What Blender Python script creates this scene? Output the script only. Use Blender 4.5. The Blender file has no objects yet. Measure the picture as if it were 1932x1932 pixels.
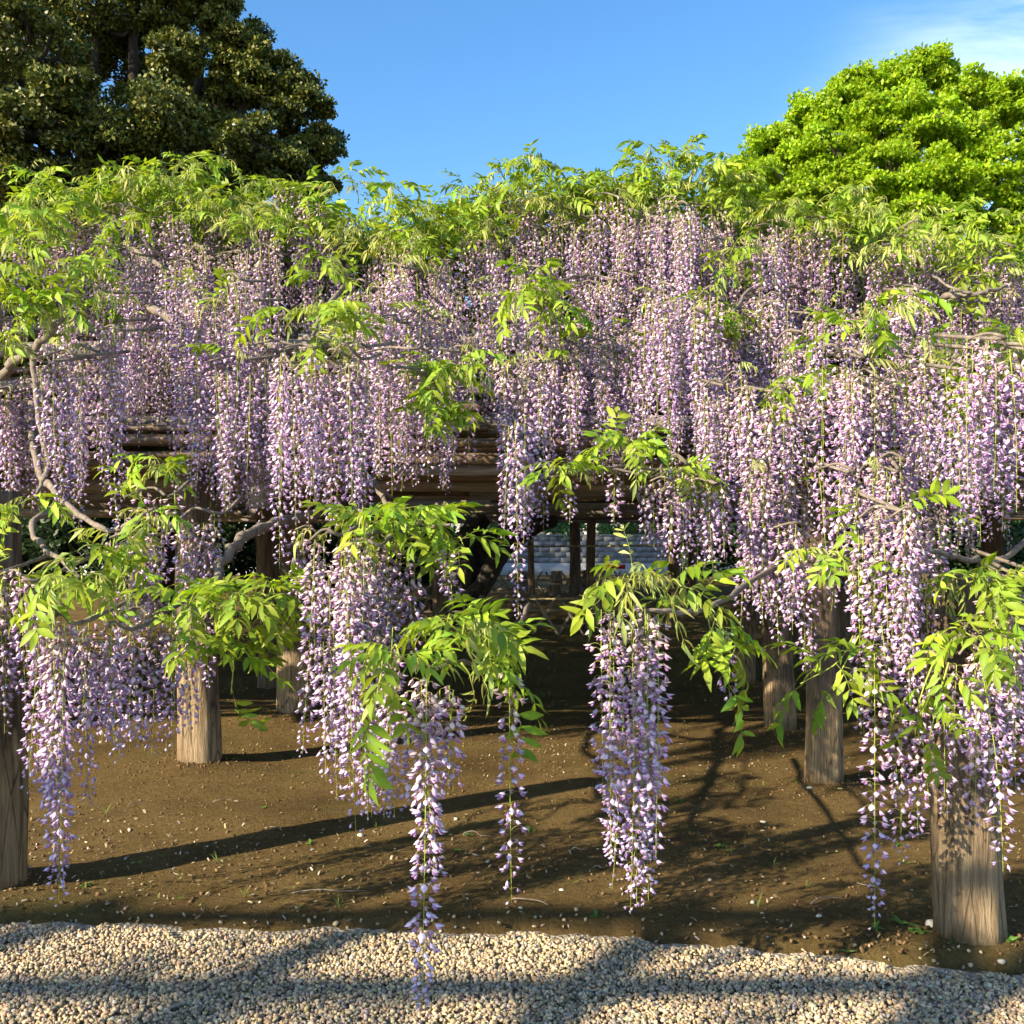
import bpy, math, random
import numpy as np
from mathutils import Vector, Matrix, Quaternion, noise as mnoise

random.seed(7); np.random.seed(7)
RNG = np.random.default_rng(11)
scene = bpy.context.scene
COL = scene.collection
R = math.radians

# ------------------------------------------------------------------ camera, sky, sun, exposure
CAM_H = 1.5
cd = bpy.data.cameras.new('camera'); cam = bpy.data.objects.new('camera', cd); COL.objects.link(cam)
cam.location = (0, 0, CAM_H); cam.rotation_euler = (R(90), 0, 0)
cd.sensor_width = 36; cd.lens = 36.05; cd.shift_y = 0.0225
cd.clip_start = 0.05; cd.clip_end = 2000
scene.camera = cam

SUN_EL = R(27)
SUN_AZ = math.atan2(-0.81, -0.585)            # clockwise from +Y
sun_to = Vector((math.sin(SUN_AZ)*math.cos(SUN_EL), math.cos(SUN_AZ)*math.cos(SUN_EL), math.sin(SUN_EL)))
w = bpy.data.worlds.new('World'); scene.world = w; w.use_nodes = True
wn = w.node_tree.nodes; wl = w.node_tree.links
for n in list(wn): wn.remove(n)
wo = wn.new('ShaderNodeOutputWorld'); bg = wn.new('ShaderNodeBackground')
sky = wn.new('ShaderNodeTexSky'); sky.sky_type = 'NISHITA'; sky.sun_disc = False
sky.sun_elevation = SUN_EL; sky.sun_rotation = SUN_AZ % (2*math.pi)
sky.air_density = 1.0; sky.dust_density = 0.35; sky.ozone_density = 2.2; sky.altitude = 0
tc = wn.new('ShaderNodeTexCoord'); sep = wn.new('ShaderNodeSeparateXYZ')
wl.new(tc.outputs['Generated'], sep.inputs[0])
mz = wn.new('ShaderNodeMath'); mz.operation = 'MAXIMUM'; mz.inputs[1].default_value = 0.06; wl.new(sep.outputs[2], mz.inputs[0])
dx = wn.new('ShaderNodeMath'); dx.operation = 'DIVIDE'; wl.new(sep.outputs[0], dx.inputs[0]); wl.new(mz.outputs[0], dx.inputs[1])
dy = wn.new('ShaderNodeMath'); dy.operation = 'DIVIDE'; wl.new(sep.outputs[1], dy.inputs[0]); wl.new(mz.outputs[0], dy.inputs[1])
cmb = wn.new('ShaderNodeCombineXYZ'); wl.new(dx.outputs[0], cmb.inputs[0]); wl.new(dy.outputs[0], cmb.inputs[1])
mp = wn.new('ShaderNodeMapping'); mp.inputs['Scale'].default_value = (0.9, 2.0, 1); mp.inputs['Rotation'].default_value = (0, 0, R(20)); mp.inputs['Location'].default_value = (3.1, 1.2, 0)
wl.new(cmb.outputs[0], mp.inputs[0])
cn = wn.new('ShaderNodeTexNoise'); cn.inputs['Scale'].default_value = 1.1; cn.inputs['Detail'].default_value = 8; cn.inputs['Roughness'].default_value = 0.6; cn.inputs['Distortion'].default_value = 0.5
wl.new(mp.outputs[0], cn.inputs['Vector'])
# cirrus gathers toward the east side of the sky
east = wn.new('ShaderNodeMapRange'); east.inputs[1].default_value = 0.56; east.inputs[2].default_value = 1.08; east.interpolation_type = 'SMOOTHSTEP'
wl.new(dx.outputs[0], east.inputs[0])
cr = wn.new('ShaderNodeMapRange'); cr.inputs[1].default_value = 0.34; cr.inputs[2].default_value = 0.72; cr.inputs[4].default_value = 0.55; cr.interpolation_type = 'SMOOTHSTEP'
wl.new(cn.outputs[0], cr.inputs[0])
cm = wn.new('ShaderNodeMath'); cm.operation = 'MULTIPLY'; wl.new(cr.outputs[0], cm.inputs[0]); wl.new(east.outputs[0], cm.inputs[1])
mix = wn.new('ShaderNodeMix'); mix.data_type = 'RGBA'; mix.inputs['B'].default_value = (6.2, 6.9, 7.6, 1)
wl.new(cm.outputs[0], mix.inputs['Factor']); wl.new(sky.outputs[0], mix.inputs['A']); wl.new(mix.outputs['Result'], bg.inputs[0]); hsv = wn.new('ShaderNodeHueSaturation'); hsv.inputs['Saturation'].default_value = 1.25; wl.new(sky.outputs[0], hsv.inputs['Color']); wl.new(hsv.outputs[0], mix.inputs['A'])
bg.inputs[1].default_value = 0.102; wl.new(bg.outputs[0], wo.inputs[0])
sl = bpy.data.lights.new('sun', 'SUN'); sl.energy = 5.0; sl.angle = R(0.55); sl.color = (1.0, 0.83, 0.60)
so = bpy.data.objects.new('sun', sl); COL.objects.link(so); so.rotation_euler = sun_to.to_track_quat('Z', 'Y').to_euler(); so.location = (-20, -15, 20)
scene.view_settings.view_transform = 'Standard'; scene.view_settings.look = 'None'
scene.view_settings.gamma = 1; scene.view_settings.use_curve_mapping = False
scene.view_settings.exposure = 1.5
scene.cycles.use_adaptive_sampling = True; scene.cycles.adaptive_threshold = 0.03; scene.cycles.max_bounces = 5; scene.cycles.diffuse_bounces = 3; scene.cycles.transmission_bounces = 3; scene.cycles.glossy_bounces = 2; scene.cycles.transparent_max_bounces = 4

# ------------------------------------------------------------------ helpers
F_V, CX, HY = 1934.6, 966.0, 1009.5           # focal length, centre and horizon in picture units (photo scaled to 1932)
def P(vx, vy, d): return np.array([(vx-CX)/F_V*d, d, CAM_H-(vy-HY)/F_V*d])

def mesh_np(name, V, faces, col=None, smooth=False):
    me = bpy.data.meshes.new(name)
    V = np.asarray(V, dtype=np.float32)
    me.vertices.add(len(V)); me.vertices.foreach_set('co', V.ravel())
    if not isinstance(faces, list): faces = [faces]
    faces = [np.asarray(f, dtype=np.int32) for f in faces if len(f)]
    idx = np.concatenate([f.ravel() for f in faces]); tot = np.concatenate([np.full(len(f), f.shape[1], np.int32) for f in faces])
    st = np.concatenate([[0], np.cumsum(tot)[:-1]]).astype(np.int32)
    me.loops.add(len(idx)); me.loops.foreach_set('vertex_index', idx)
    me.polygons.add(len(tot)); me.polygons.foreach_set('loop_start', st); me.polygons.foreach_set('loop_total', tot)
    if smooth: me.polygons.foreach_set('use_smooth', np.ones(len(tot), bool))
    me.update(calc_edges=True)
    if col is not None:
        col = np.asarray(col, np.float32)
        if col.shape[1] == 3: col = np.concatenate([col, np.ones((len(col), 1), np.float32)], 1)
        a = me.color_attributes.new('Col', 'FLOAT_COLOR', 'POINT'); a.data.foreach_set('color', col.ravel())
    return me

def ob(name, me, mat=None, parent=None, loc=None, rot=None, scale=None):
    o = bpy.data.objects.new(name, me); COL.objects.link(o)
    if mat is not None and me is not None and len(me.materials) == 0: me.materials.append(mat)
    if parent is not None: o.parent = parent
    if loc is not None: o.location = loc
    if rot is not None:
        if isinstance(rot, Quaternion): o.rotation_mode = 'QUATERNION'; o.rotation_quaternion = rot
        else: o.rotation_euler = rot
    if scale is not None: o.scale = scale if hasattr(scale, '__len__') else (scale,)*3
    return o
def empty(name, loc): return ob(name, None, loc=tuple(loc))
def tag(o, label=None, cat=None, group=None, kind=None):
    if label: o['label'] = label
    if cat: o['category'] = cat
    if group: o['group'] = group
    if kind: o['kind'] = kind
    return o

def smooth_path(pts, n):
    pts = [np.array(p, float) for p in pts]
    if len(pts) == 2: return np.array([pts[0]+(pts[1]-pts[0])*t for t in np.linspace(0, 1, n)])
    ext = [2*pts[0]-pts[1]]+pts+[2*pts[-1]-pts[-2]]
    out = []
    for t in np.linspace(0, len(pts)-1-1e-6, n):
        i = int(t); f = t-i; p0, p1, p2, p3 = ext[i:i+4]
        out.append(0.5*((2*p1)+(-p0+p2)*f+(2*p0-5*p1+4*p2-p3)*f*f+(-p0+3*p1-3*p2+p3)*f**3))
    return np.array(out)

def tube(path, rad, sides=8, cap=True, rough=0.0, freq=6.0, seed=0.0):
    path = np.asarray(path, float); n = len(path)
    rad = np.broadcast_to(np.asarray(rad, float), (n,)) if np.ndim(rad) == 0 else np.asarray(rad, float)
    tan = np.gradient(path, axis=0); tan /= np.linalg.norm(tan, axis=1)[:, None]+1e-12
    ref = np.array([0, 0, 1.0]) if abs(tan[0, 2]) < 0.8 else np.array([1.0, 0, 0])
    u = np.cross(tan[0], ref); u /= np.linalg.norm(u)
    V = []
    for i in range(n):
        u = u-tan[i]*np.dot(u, tan[i]); u /= np.linalg.norm(u)+1e-12; v = np.cross(tan[i], u)
        for k in range(sides):
            a = 2*math.pi*k/sides
            r = rad[i]
            if rough: r *= 1+rough*mnoise.noise(Vector((math.cos(a)*1.7+seed, math.sin(a)*1.7, i*0.5*freq/6)))
            V.append(path[i]+u*math.cos(a)*r+v*math.sin(a)*r)
    i, k = np.meshgrid(np.arange(n-1), np.arange(sides), indexing='ij'); k2 = (k+1) % sides
    Q = np.stack([i*sides+k, i*sides+k2, (i+1)*sides+k2, (i+1)*sides+k], -1).reshape(-1, 4)
    T = []
    if cap:
        V.append(path[0]); V.append(path[-1]); a, b = len(V)-2, len(V)-1
        for k in range(sides):
            T.append((a, (k+1) % sides, k)); T.append((b, (n-1)*sides+k, (n-1)*sides+(k+1) % sides))
    return np.array(V), Q, np.array(T, int).reshape(-1, 3)

class MB:
    def __init__(s): s.V = []; s.Q = []; s.T = []; s.C = []; s.n = 0
    def add(s, V, Q=(), T=(), c=None):
        V = np.asarray(V, float); s.V.append(V)
        if len(Q): s.Q.append(np.asarray(Q)+s.n)
        if len(T): s.T.append(np.asarray(T)+s.n)
        if c is not None: s.C.append(np.broadcast_to(np.asarray(c, float), (len(V), 3)))
        s.n += len(V)
    def box(s, lo, hi, c=None):
        x0, y0, z0 = lo; x1, y1, z1 = hi
        V = [(x, y, z) for x in (x0, x1) for y in (y0, y1) for z in (z0, z1)]
        s.add(V, [(0, 1, 3, 2), (4, 6, 7, 5), (0, 4, 5, 1), (2, 3, 7, 6), (0, 2, 6, 4), (1, 5, 7, 3)], c=c)
    def mesh(s, name, smooth=False):
        f = []
        if s.Q: f.append(np.concatenate(s.Q))
        if s.T: f.append(np.concatenate(s.T))
        return mesh_np(name, np.concatenate(s.V), f, np.concatenate(s.C) if s.C else None, smooth)

# ------------------------------------------------------------------ materials
def newmat(name):
    m = bpy.data.materials.new(name); m.use_nodes = True
    nt = m.node_tree
    for n in list(nt.nodes): nt.nodes.remove(n)
    out = nt.nodes.new('ShaderNodeOutputMaterial')
    return m, nt, out
def N(nt, t, **kw):
    n = nt.nodes.new(t)
    for k, v in kw.items():
        if hasattr(n, k): setattr(n, k, v)
    return n
def ramp(nt, fac, stops):
    r = nt.nodes.new('ShaderNodeValToRGB'); e = r.color_ramp.elements
    while len(e) < len(stops): e.new(0.5)
    for q, (p, c) in zip(e, stops): q.position = p; q.color = (*c, 1)
    nt.links.new(fac, r.inputs[0]); return r.outputs[0]
def noise_tex(nt, scale, detail=6, rough=0.6, vec=None, dist=0.0):
    n = nt.nodes.new('ShaderNodeTexNoise'); n.inputs['Scale'].default_value = scale; n.inputs['Detail'].default_value = detail
    n.inputs['Roughness'].default_value = rough; n.inputs['Distortion'].default_value = dist
    if vec is not None: nt.links.new(vec, n.inputs['Vector'])
    return n.outputs[0]
def objvec(nt, scale=(1, 1, 1), rnd=True):
    t = nt.nodes.new('ShaderNodeTexCoord'); m = nt.nodes.new('ShaderNodeMapping'); m.inputs['Scale'].default_value = scale
    nt.links.new(t.outputs['Object'], m.inputs[0])
    if rnd:
        oi = nt.nodes.new('ShaderNodeObjectInfo'); mm = nt.nodes.new('ShaderNodeMath'); mm.operation = 'MULTIPLY'; mm.inputs[1].default_value = 37.0
        nt.links.new(oi.outputs['Random'], mm.inputs[0]); nt.links.new(mm.outputs[0], m.inputs['Location'])
    return m.outputs[0]
def bump(nt, h, strength=0.5, dist=0.02):
    b = nt.nodes.new('ShaderNodeBump'); b.inputs['Strength'].default_value = strength; b.inputs['Distance'].default_value = dist
    nt.links.new(h, b.inputs['Height']); return b.outputs[0]

def leafy(name, trans=0.4, rough=0.45, spec=0.3, hue_var=0.02, val_var=0.25, tcol=(1, 1, 1), base=None, sat=1.0):
    """petals and leaves: vertex colour, per-object variation, light passing through"""
    m, nt, out = newmat(name); L = nt.links
    if base is None:
        a = nt.nodes.new('ShaderNodeAttribute'); a.attribute_name = 'Col'; c = a.outputs['Color']
    else:
        rgb = nt.nodes.new('ShaderNodeRGB'); rgb.outputs[0].default_value = (*base, 1); c = rgb.outputs[0]
    oi = nt.nodes.new('ShaderNodeObjectInfo')
    hs = nt.nodes.new('ShaderNodeHueSaturation'); L.new(c, hs.inputs['Color']); hs.inputs['Saturation'].default_value = sat
    mr = nt.nodes.new('ShaderNodeMapRange'); mr.inputs[3].default_value = 0.5-hue_var; mr.inputs[4].default_value = 0.5+hue_var
    L.new(oi.outputs['Random'], mr.inputs[0]); L.new(mr.outputs[0], hs.inputs['Hue'])
    wn_ = nt.nodes.new('ShaderNodeTexWhiteNoise'); wn_.noise_dimensions = '1D'; L.new(oi.outputs['Random'], wn_.inputs['W'])
    mv = nt.nodes.new('ShaderNodeMapRange'); mv.inputs[3].default_value = 1-val_var; mv.inputs[4].default_value = 1+val_var*0.6
    L.new(wn_.outputs['Value'], mv.inputs[0]); L.new(mv.outputs[0], hs.inputs['Value'])
    p = nt.nodes.new('ShaderNodeBsdfPrincipled'); p.inputs['Roughness'].default_value = rough; p.inputs['Specular IOR Level'].default_value = spec
    L.new(hs.outputs[0], p.inputs['Base Color'])
    tr = nt.nodes.new('ShaderNodeBsdfTranslucent')
    mt = nt.nodes.new('ShaderNodeMix'); mt.data_type = 'RGBA'; mt.blend_type = 'MULTIPLY'; mt.inputs['Factor'].default_value = 1
    L.new(hs.outputs[0], mt.inputs['A']); mt.inputs['B'].default_value = (*tcol, 1); L.new(mt.outputs['Result'], tr.inputs[0])
    ms = nt.nodes.new('ShaderNodeMixShader'); ms.inputs[0].default_value = trans
    L.new(p.outputs[0], ms.inputs[1]); L.new(tr.outputs[0], ms.inputs[2]); L.new(ms.outputs[0], out.inputs[0])
    return m

def woody(name, stops, vec_scale=(6, 6, 1), scale=3, bscale=(30, 30, 3), bstr=0.7, bdist=0.01, rough=0.85, spec=0.2, extra=None):
    m, nt, out = newmat(name); L = nt.links
    v = objvec(nt, vec_scale); n1 = noise_tex(nt, scale, 8, 0.65, v, 0.4)
    c = ramp(nt, n1, stops)
    vb = objvec(nt, bscale); nb = noise_tex(nt, 2.0, 6, 0.65, vb, 0.6)
    if extra: c = extra(nt, c)
    mul = nt.nodes.new('ShaderNodeMix'); mul.data_type = 'RGBA'; mul.blend_type = 'MULTIPLY'; mul.inputs['Factor'].default_value = 0.55
    cc = ramp(nt, nb, [(0.3, (0.35, 0.33, 0.32)), (0.55, (1, 1, 1))]); L.new(c, mul.inputs['A']); L.new(cc, mul.inputs['B'])
    p = nt.nodes.new('ShaderNodeBsdfPrincipled'); p.inputs['Roughness'].default_value = rough; p.inputs['Specular IOR Level'].default_value = spec
    L.new(mul.outputs['Result'], p.inputs['Base Color']); L.new(bump(nt, nb, bstr, bdist), p.inputs['Normal']); L.new(p.outputs[0], out.inputs[0])
    return m

def plain(name, c, rough=0.6, spec=0.3, metal=0.0, var=0.15, scale=8):
    m, nt, out = newmat(name); L = nt.links
    n1 = noise_tex(nt, scale, 5, 0.6, objvec(nt))
    cc = ramp(nt, n1, [(0.3, tuple(x*(1-var) for x in c)), (0.7, tuple(min(1, x*(1+var)) for x in c))])
    p = nt.nodes.new('ShaderNodeBsdfPrincipled'); p.inputs['Roughness'].default_value = rough; p.inputs['Specular IOR Level'].default_value = spec; p.inputs['Metallic'].default_value = metal
    L.new(cc, p.inputs['Base Color']); L.new(p.outputs[0], out.inputs[0]); return m

def peeled(nt, c):
    # bark has come away in ragged patches near the foot, showing pale bare wood
    t = nt.nodes.new('ShaderNodeTexCoord'); s = nt.nodes.new('ShaderNodeSeparateXYZ'); nt.links.new(t.outputs['Object'], s.inputs[0])
    n1 = noise_tex(nt, 2.2, 6, 0.7, objvec(nt, (2, 2, 1.0)))
    a = nt.nodes.new('ShaderNodeMath'); a.operation = 'MULTIPLY_ADD'; a.inputs[1].default_value = 2.2; a.inputs[2].default_value = -0.45; nt.links.new(n1, a.inputs[0])
    b = nt.nodes.new('ShaderNodeMath'); b.operation = 'SUBTRACT'; nt.links.new(a.outputs[0], b.inputs[0]); nt.links.new(s.outputs[2], b.inputs[1])
    mr = nt.nodes.new('ShaderNodeMapRange'); mr.inputs[1].default_value = -0.1; mr.inputs[2].default_value = 0.12; nt.links.new(b.outputs[0], mr.inputs[0])
    n2 = noise_tex(nt, 3, 8, 0.7, objvec(nt, (9, 9, 0.9)))
    pale = ramp(nt, n2, [(0.25, (0.13, 0.085, 0.045)), (0.45, (0.30, 0.22, 0.13)), (0.75, (0.40, 0.32, 0.21))])
    mx = nt.nodes.new('ShaderNodeMix'); mx.data_type = 'RGBA'; nt.links.new(mr.outputs[0], mx.inputs['Factor']); nt.links.new(c, mx.inputs['A']); nt.links.new(pale, mx.inputs['B'])
    ck = nt.nodes.new('ShaderNodeTexVoronoi'); ck.feature = 'DISTANCE_TO_EDGE'; ck.inputs['Scale'].default_value = 3.0; nt.links.new(objvec(nt, (4.5, 4.5, .55)), ck.inputs['Vector'])
    cs = nt.nodes.new('ShaderNodeMapRange'); cs.inputs[1].default_value = 0.0; cs.inputs[2].default_value = 0.035; cs.inputs[3].default_value = .75; cs.inputs[4].default_value = 0; nt.links.new(ck.outputs['Distance'], cs.inputs[0])
    m2 = nt.nodes.new('ShaderNodeMix'); m2.data_type = 'RGBA'; nt.links.new(cs.outputs[0], m2.inputs['Factor']); nt.links.new(mx.outputs['Result'], m2.inputs['A']); m2.inputs['B'].default_value = (.035, .025, .018, 1)
    # soil splashed on the foot
    n3 = noise_tex(nt, 5, 6, .7, objvec(nt)); sp = nt.nodes.new('ShaderNodeMath'); sp.operation = 'MULTIPLY_ADD'; sp.inputs[1].default_value = .28; sp.inputs[2].default_value = -.02; nt.links.new(n3, sp.inputs[0])
    df = nt.nodes.new('ShaderNodeMath'); df.operation = 'SUBTRACT'; nt.links.new(sp.outputs[0], df.inputs[0]); nt.links.new(s.outputs[2], df.inputs[1])
    sm_ = nt.nodes.new('ShaderNodeMapRange'); sm_.inputs[1].default_value = 0; sm_.inputs[2].default_value = .08; sm_.inputs[4].default_value = .8; nt.links.new(df.outputs[0], sm_.inputs[0])
    m3 = nt.nodes.new('ShaderNodeMix'); m3.data_type = 'RGBA'; nt.links.new(sm_.outputs[0], m3.inputs['Factor']); nt.links.new(m2.outputs['Result'], m3.inputs['A']); m3.inputs['B'].default_value = (.095, .066, .03, 1)
    return m3.outputs['Result']

M = {}
M['petal'] = leafy('petal', trans=0.16, rough=0.6, spec=0.15, hue_var=0.018, val_var=0.26)
M['leaf'] = leafy('wisteria_leaf', trans=0.42, rough=0.5, spec=0.28, hue_var=0.012, val_var=0.3, tcol=(1.15, 1.1, 0.35))
M['evergreen'] = leafy('evergreen_leaf', trans=0.12, rough=0.42, spec=0.3, hue_var=0, val_var=0)
M['camphor'] = leafy('camphor_leaf', trans=0.48, rough=0.45, spec=0.3, hue_var=0, val_var=0, tcol=(1.2, 1.1, 0.3))
M['shrub'] = leafy('shrub_leaf', trans=0.3, rough=0.5, spec=0.3, hue_var=0.01, val_var=0.1)
M['debris'] = leafy('fallen_petal', trans=0.1, rough=0.8, spec=0.1, hue_var=0, val_var=0)
M['stalk'] = plain('raceme_stalk', (0.26, 0.32, 0.055), 0.6, 0.2, var=0.2, scale=20)
M['vinewood'] = woody('vine_bark', [(0.3, (0.10, 0.085, 0.07)), (0.55, (0.21, 0.18, 0.145)), (0.75, (0.33, 0.29, 0.23))], (8, 8, 8), 4, (60, 60, 60), 0.6, 0.006)
M['post'] = woody('post_wood', [(0.3, (0.075, 0.055, 0.04)), (0.5, (0.16, 0.12, 0.085)), (0.72, (0.26, 0.21, 0.155))], (7, 7, 0.8), 3, (26, 26, 2.2), 1.0, 0.045, extra=peeled)
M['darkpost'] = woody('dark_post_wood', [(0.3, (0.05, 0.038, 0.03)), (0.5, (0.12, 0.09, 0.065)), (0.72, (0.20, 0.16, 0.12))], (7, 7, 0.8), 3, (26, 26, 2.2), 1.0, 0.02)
M['bamboo'] = woody('weathered_bamboo', [(0.3, (0.045, 0.032, 0.02)), (0.5, (0.11, 0.075, 0.043)), (0.75, (0.20, 0.16, 0.115))], (0.7, 8, 8), 2.5, (3, 40, 40), 0.25, 0.004, rough=0.5, spec=0.4)
M['log'] = woody('grey_log', [(0.3, (0.13, 0.11, 0.09)), (0.5, (0.26, 0.235, 0.20)), (0.75, (0.38, 0.35, 0.30))], (0.8, 8, 8), 2.5, (3, 40, 40), 0.7, 0.008)
M['treebark'] = woody('tree_bark', [(0.3, (0.018, 0.015, 0.012)), (0.6, (0.05, 0.042, 0.032))], (5, 5, 1), 3, (15, 15, 3), 0.8, 0.03)
M['palebark'] = woody('camphor_bark', [(0.3, (0.08, 0.07, 0.055)), (0.6, (0.19, 0.165, 0.12))], (5, 5, 1), 3, (15, 15, 3), 0.8, 0.03)
M['oldtrunk'] = woody('old_trunk_bark', [(0.3, (0.02, 0.018, 0.016)), (0.6, (0.06, 0.052, 0.045))], (6, 6, 2), 3, (18, 18, 4), 1.0, 0.03)
M['endgrain'] = plain('cut_wood', (0.42, 0.30, 0.17), 0.8, 0.1, var=0.2, scale=20)
M['rope'] = plain('straw_rope', (0.34, 0.29, 0.15), 0.9, 0.05, var=0.3, scale=40)

# soil
m, nt, out = newmat('soil'); L = nt.links
t = nt.nodes.new('ShaderNodeTexCoord'); ov = t.outputs['Object']
n1 = noise_tex(nt, 1.3, 8, 0.65, ov); c1 = ramp(nt, n1, [(0.28, (0.075, 0.052, 0.021)), (0.5, (0.134, 0.093, 0.036)), (0.72, (0.185, 0.130, 0.053))])
n2 = noise_tex(nt, 26, 9, 0.72, ov); c2 = ramp(nt, n2, [(0.3, (0.55, 0.5, 0.45)), (0.6, (1.1, 1.1, 1.1))])
mu = nt.nodes.new('ShaderNodeMix'); mu.data_type = 'RGBA'; mu.blend_type = 'MULTIPLY'; mu.inputs['Factor'].default_value = 0.8; L.new(c1, mu.inputs['A']); L.new(c2, mu.inputs['B'])
n3 = noise_tex(nt, 0.9, 7, 0.7, ov); mo = nt.nodes.new('ShaderNodeMapRange'); mo.inputs[1].default_value = 0.52; mo.inputs[2].default_value = 0.72; mo.inputs[4].default_value = 0.55; L.new(n3, mo.inputs[0])
mm = nt.nodes.new('ShaderNodeMix'); mm.data_type = 'RGBA'; L.new(mo.outputs[0], mm.inputs['Factor']); L.new(mu.outputs['Result'], mm.inputs['A']); mm.inputs['B'].default_value = (0.075, 0.085, 0.025, 1)
p = nt.nodes.new('ShaderNodeBsdfPrincipled'); p.inputs['Roughness'].default_value = 0.95; p.inputs['Specular IOR Level'].default_value = 0.1
L.new(mm.outputs['Result'], p.inputs['Base Color'])
nb = noise_tex(nt, 45, 10, 0.75, ov); L.new(bump(nt, nb, 1.0, 0.03), p.inputs['Normal']); L.new(p.outputs[0], out.inputs[0]); M['soil'] = m
# gravel bed under the loose stones
m, nt, out = newmat('gravel_bed'); L = nt.links
t = nt.nodes.new('ShaderNodeTexCoord')
vo = nt.nodes.new('ShaderNodeTexVoronoi'); vo.inputs['Scale'].default_value = 62; L.new(t.outputs['Object'], vo.inputs['Vector'])
sp = nt.nodes.new('ShaderNodeSeparateColor'); L.new(vo.outputs['Color'], sp.inputs[0])
c = ramp(nt, sp.outputs[0], [(0.0, (0.17, 0.145, 0.10)), (0.5, (0.30, 0.26, 0.19)), (1.0, (0.42, 0.375, 0.29))])
p = nt.nodes.new('ShaderNodeBsdfPrincipled'); p.inputs['Roughness'].default_value = 0.9; L.new(c, p.inputs['Base Color'])
inv = nt.nodes.new('ShaderNodeMath'); inv.operation = 'MULTIPLY'; inv.inputs[1].default_value = -1; L.new(vo.outputs['Distance'], inv.inputs[0])
L.new(bump(nt, inv.outputs[0], 1.0, 0.012), p.inputs['Normal']); L.new(p.outputs[0], out.inputs[0]); M['gravelbed'] = m
# stones
m, nt, out = newmat('gravel_stone'); L = nt.links
a = nt.nodes.new('ShaderNodeAttribute'); a.attribute_name = 'Col'
p = nt.nodes.new('ShaderNodeBsdfPrincipled'); p.inputs['Roughness'].default_value = 0.85; p.inputs['Specular IOR Level'].default_value = 0.2
L.new(a.outputs['Color'], p.inputs['Base Color']); L.new(p.outputs[0], out.inputs[0]); M['stone'] = m
# concrete
def concrete(name, lo, hi):
    m, nt, out = newmat(name); L = nt.links
    v = objvec(nt, (1, 1, 0.25)); n1 = noise_tex(nt, 1.6, 8, 0.7, v); c = ramp(nt, n1, [(0.3, lo), (0.65, hi)])
    p = nt.nodes.new('ShaderNodeBsdfPrincipled'); p.inputs['Roughness'].default_value = 0.9; L.new(c, p.inputs['Base Color'])
    L.new(bump(nt, noise_tex(nt, 40, 4, 0.6, objvec(nt)), 0.3, 0.01), p.inputs['Normal']); L.new(p.outputs[0], out.inputs[0]); return m
M['block'] = concrete('concrete_block', (0.13, 0.14, 0.145), (0.20, 0.21, 0.215)); M['mortar'] = concrete('mortar', (0.12, 0.13, 0.135), (0.18, 0.19, 0.195))
M['footing'] = concrete('concrete_footing', (0.26, 0.27, 0.27), (0.38, 0.39, 0.39))
M['siding'] = concrete('house_siding', (0.50, 0.49, 0.46), (0.60, 0.59, 0.56))
M['glass'] = plain('dark_window_glass', (0.02, 0.025, 0.03), 0.08, 0.6, var=0.1)
M['frame'] = plain('window_frame', (0.12, 0.115, 0.11), 0.4, 0.4)
M['roof'] = plain('roof_tile', (0.10, 0.10, 0.11), 0.6, 0.3)
M['redpaint'] = plain('red_paint', (0.50, 0.015, 0.02), 0.4, 0.4, var=0.1)
M['whitepaint'] = plain('white_paint', (0.75, 0.75, 0.75), 0.4, 0.4, var=0.05)
M['steel'] = plain('table_steel', (0.55, 0.56, 0.58), 0.35, 0.5, metal=0.8, var=0.1)
M['blacksteel'] = plain('black_steel', (0.03, 0.03, 0.03), 0.4, 0.4)

# ------------------------------------------------------------------ ground
EX = [(-60, 4.1), (-2.1, 3.97), (-0.25, 3.88), (0.6, 3.75), (1.1, 3.62), (1.8, 3.52), (60, 3.4)]
def edge_y(x): return np.interp(x, [e[0] for e in EX], [e[1] for e in EX])+0.018*np.sin(x*7.3)+0.014*np.sin(x*17.1+1)+0.03*np.sin(x*2.1+0.5)+0.016*np.sin(x*31.7)+0.012*np.sin(x*53+2)
def axis(lo, hi, step, far, k=1.25):
    a = list(np.arange(lo, hi+1e-6, step)); s = step; x = hi
    up = []
    while x < far: s *= k; x += s; up.append(x)
    s = step; x = lo; dn = []
    while x > -far: s *= k; x -= s; dn.append(x)
    return np.array(dn[::-1]+a+up)
def fbm(x, y, seed=0):
    z = np.zeros_like(x); r = np.random.default_rng(seed)
    for o in range(5):
        for k in range(4):
            a = r.uniform(0, 6.28); f = 1.3*2**o*r.uniform(0.7, 1.3)
            z += np.sin((x*math.cos(a)+y*math.sin(a))*f+r.uniform(0, 6.28))/(2**o)/4
    return z
MOUNDS = []     # filled below from the post feet: (x, y, height, radius)
POSTS = [  # picture x, foot y, width in metres, top z, lean x, lean y, material
    (-24, 1695, 0.26, 1.68, 0.01, 0.0, 'post'), (377, 1460, 0.245, 1.98, -0.01, 0, 'post'), (557, 1360, 0.27, 1.95, 0.01, 0, 'post'),
    (1832, 1780, 0.235, 1.36, -0.055, 0.02, 'post'), (1553, 1488, 0.20, 1.97, -0.012, 0, 'post'), (1470, 1380, 0.22, 1.95, -0.01, 0, 'post'),
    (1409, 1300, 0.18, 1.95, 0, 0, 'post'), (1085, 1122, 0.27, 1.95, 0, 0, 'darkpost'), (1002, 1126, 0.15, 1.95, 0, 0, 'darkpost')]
def foot(vx, vy):
    d = F_V*CAM_H/(vy-HY); return np.array([(vx-CX)/F_V*d, d, 0.0])
PF = [foot(p[0], p[1]) for p in POSTS]
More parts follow.
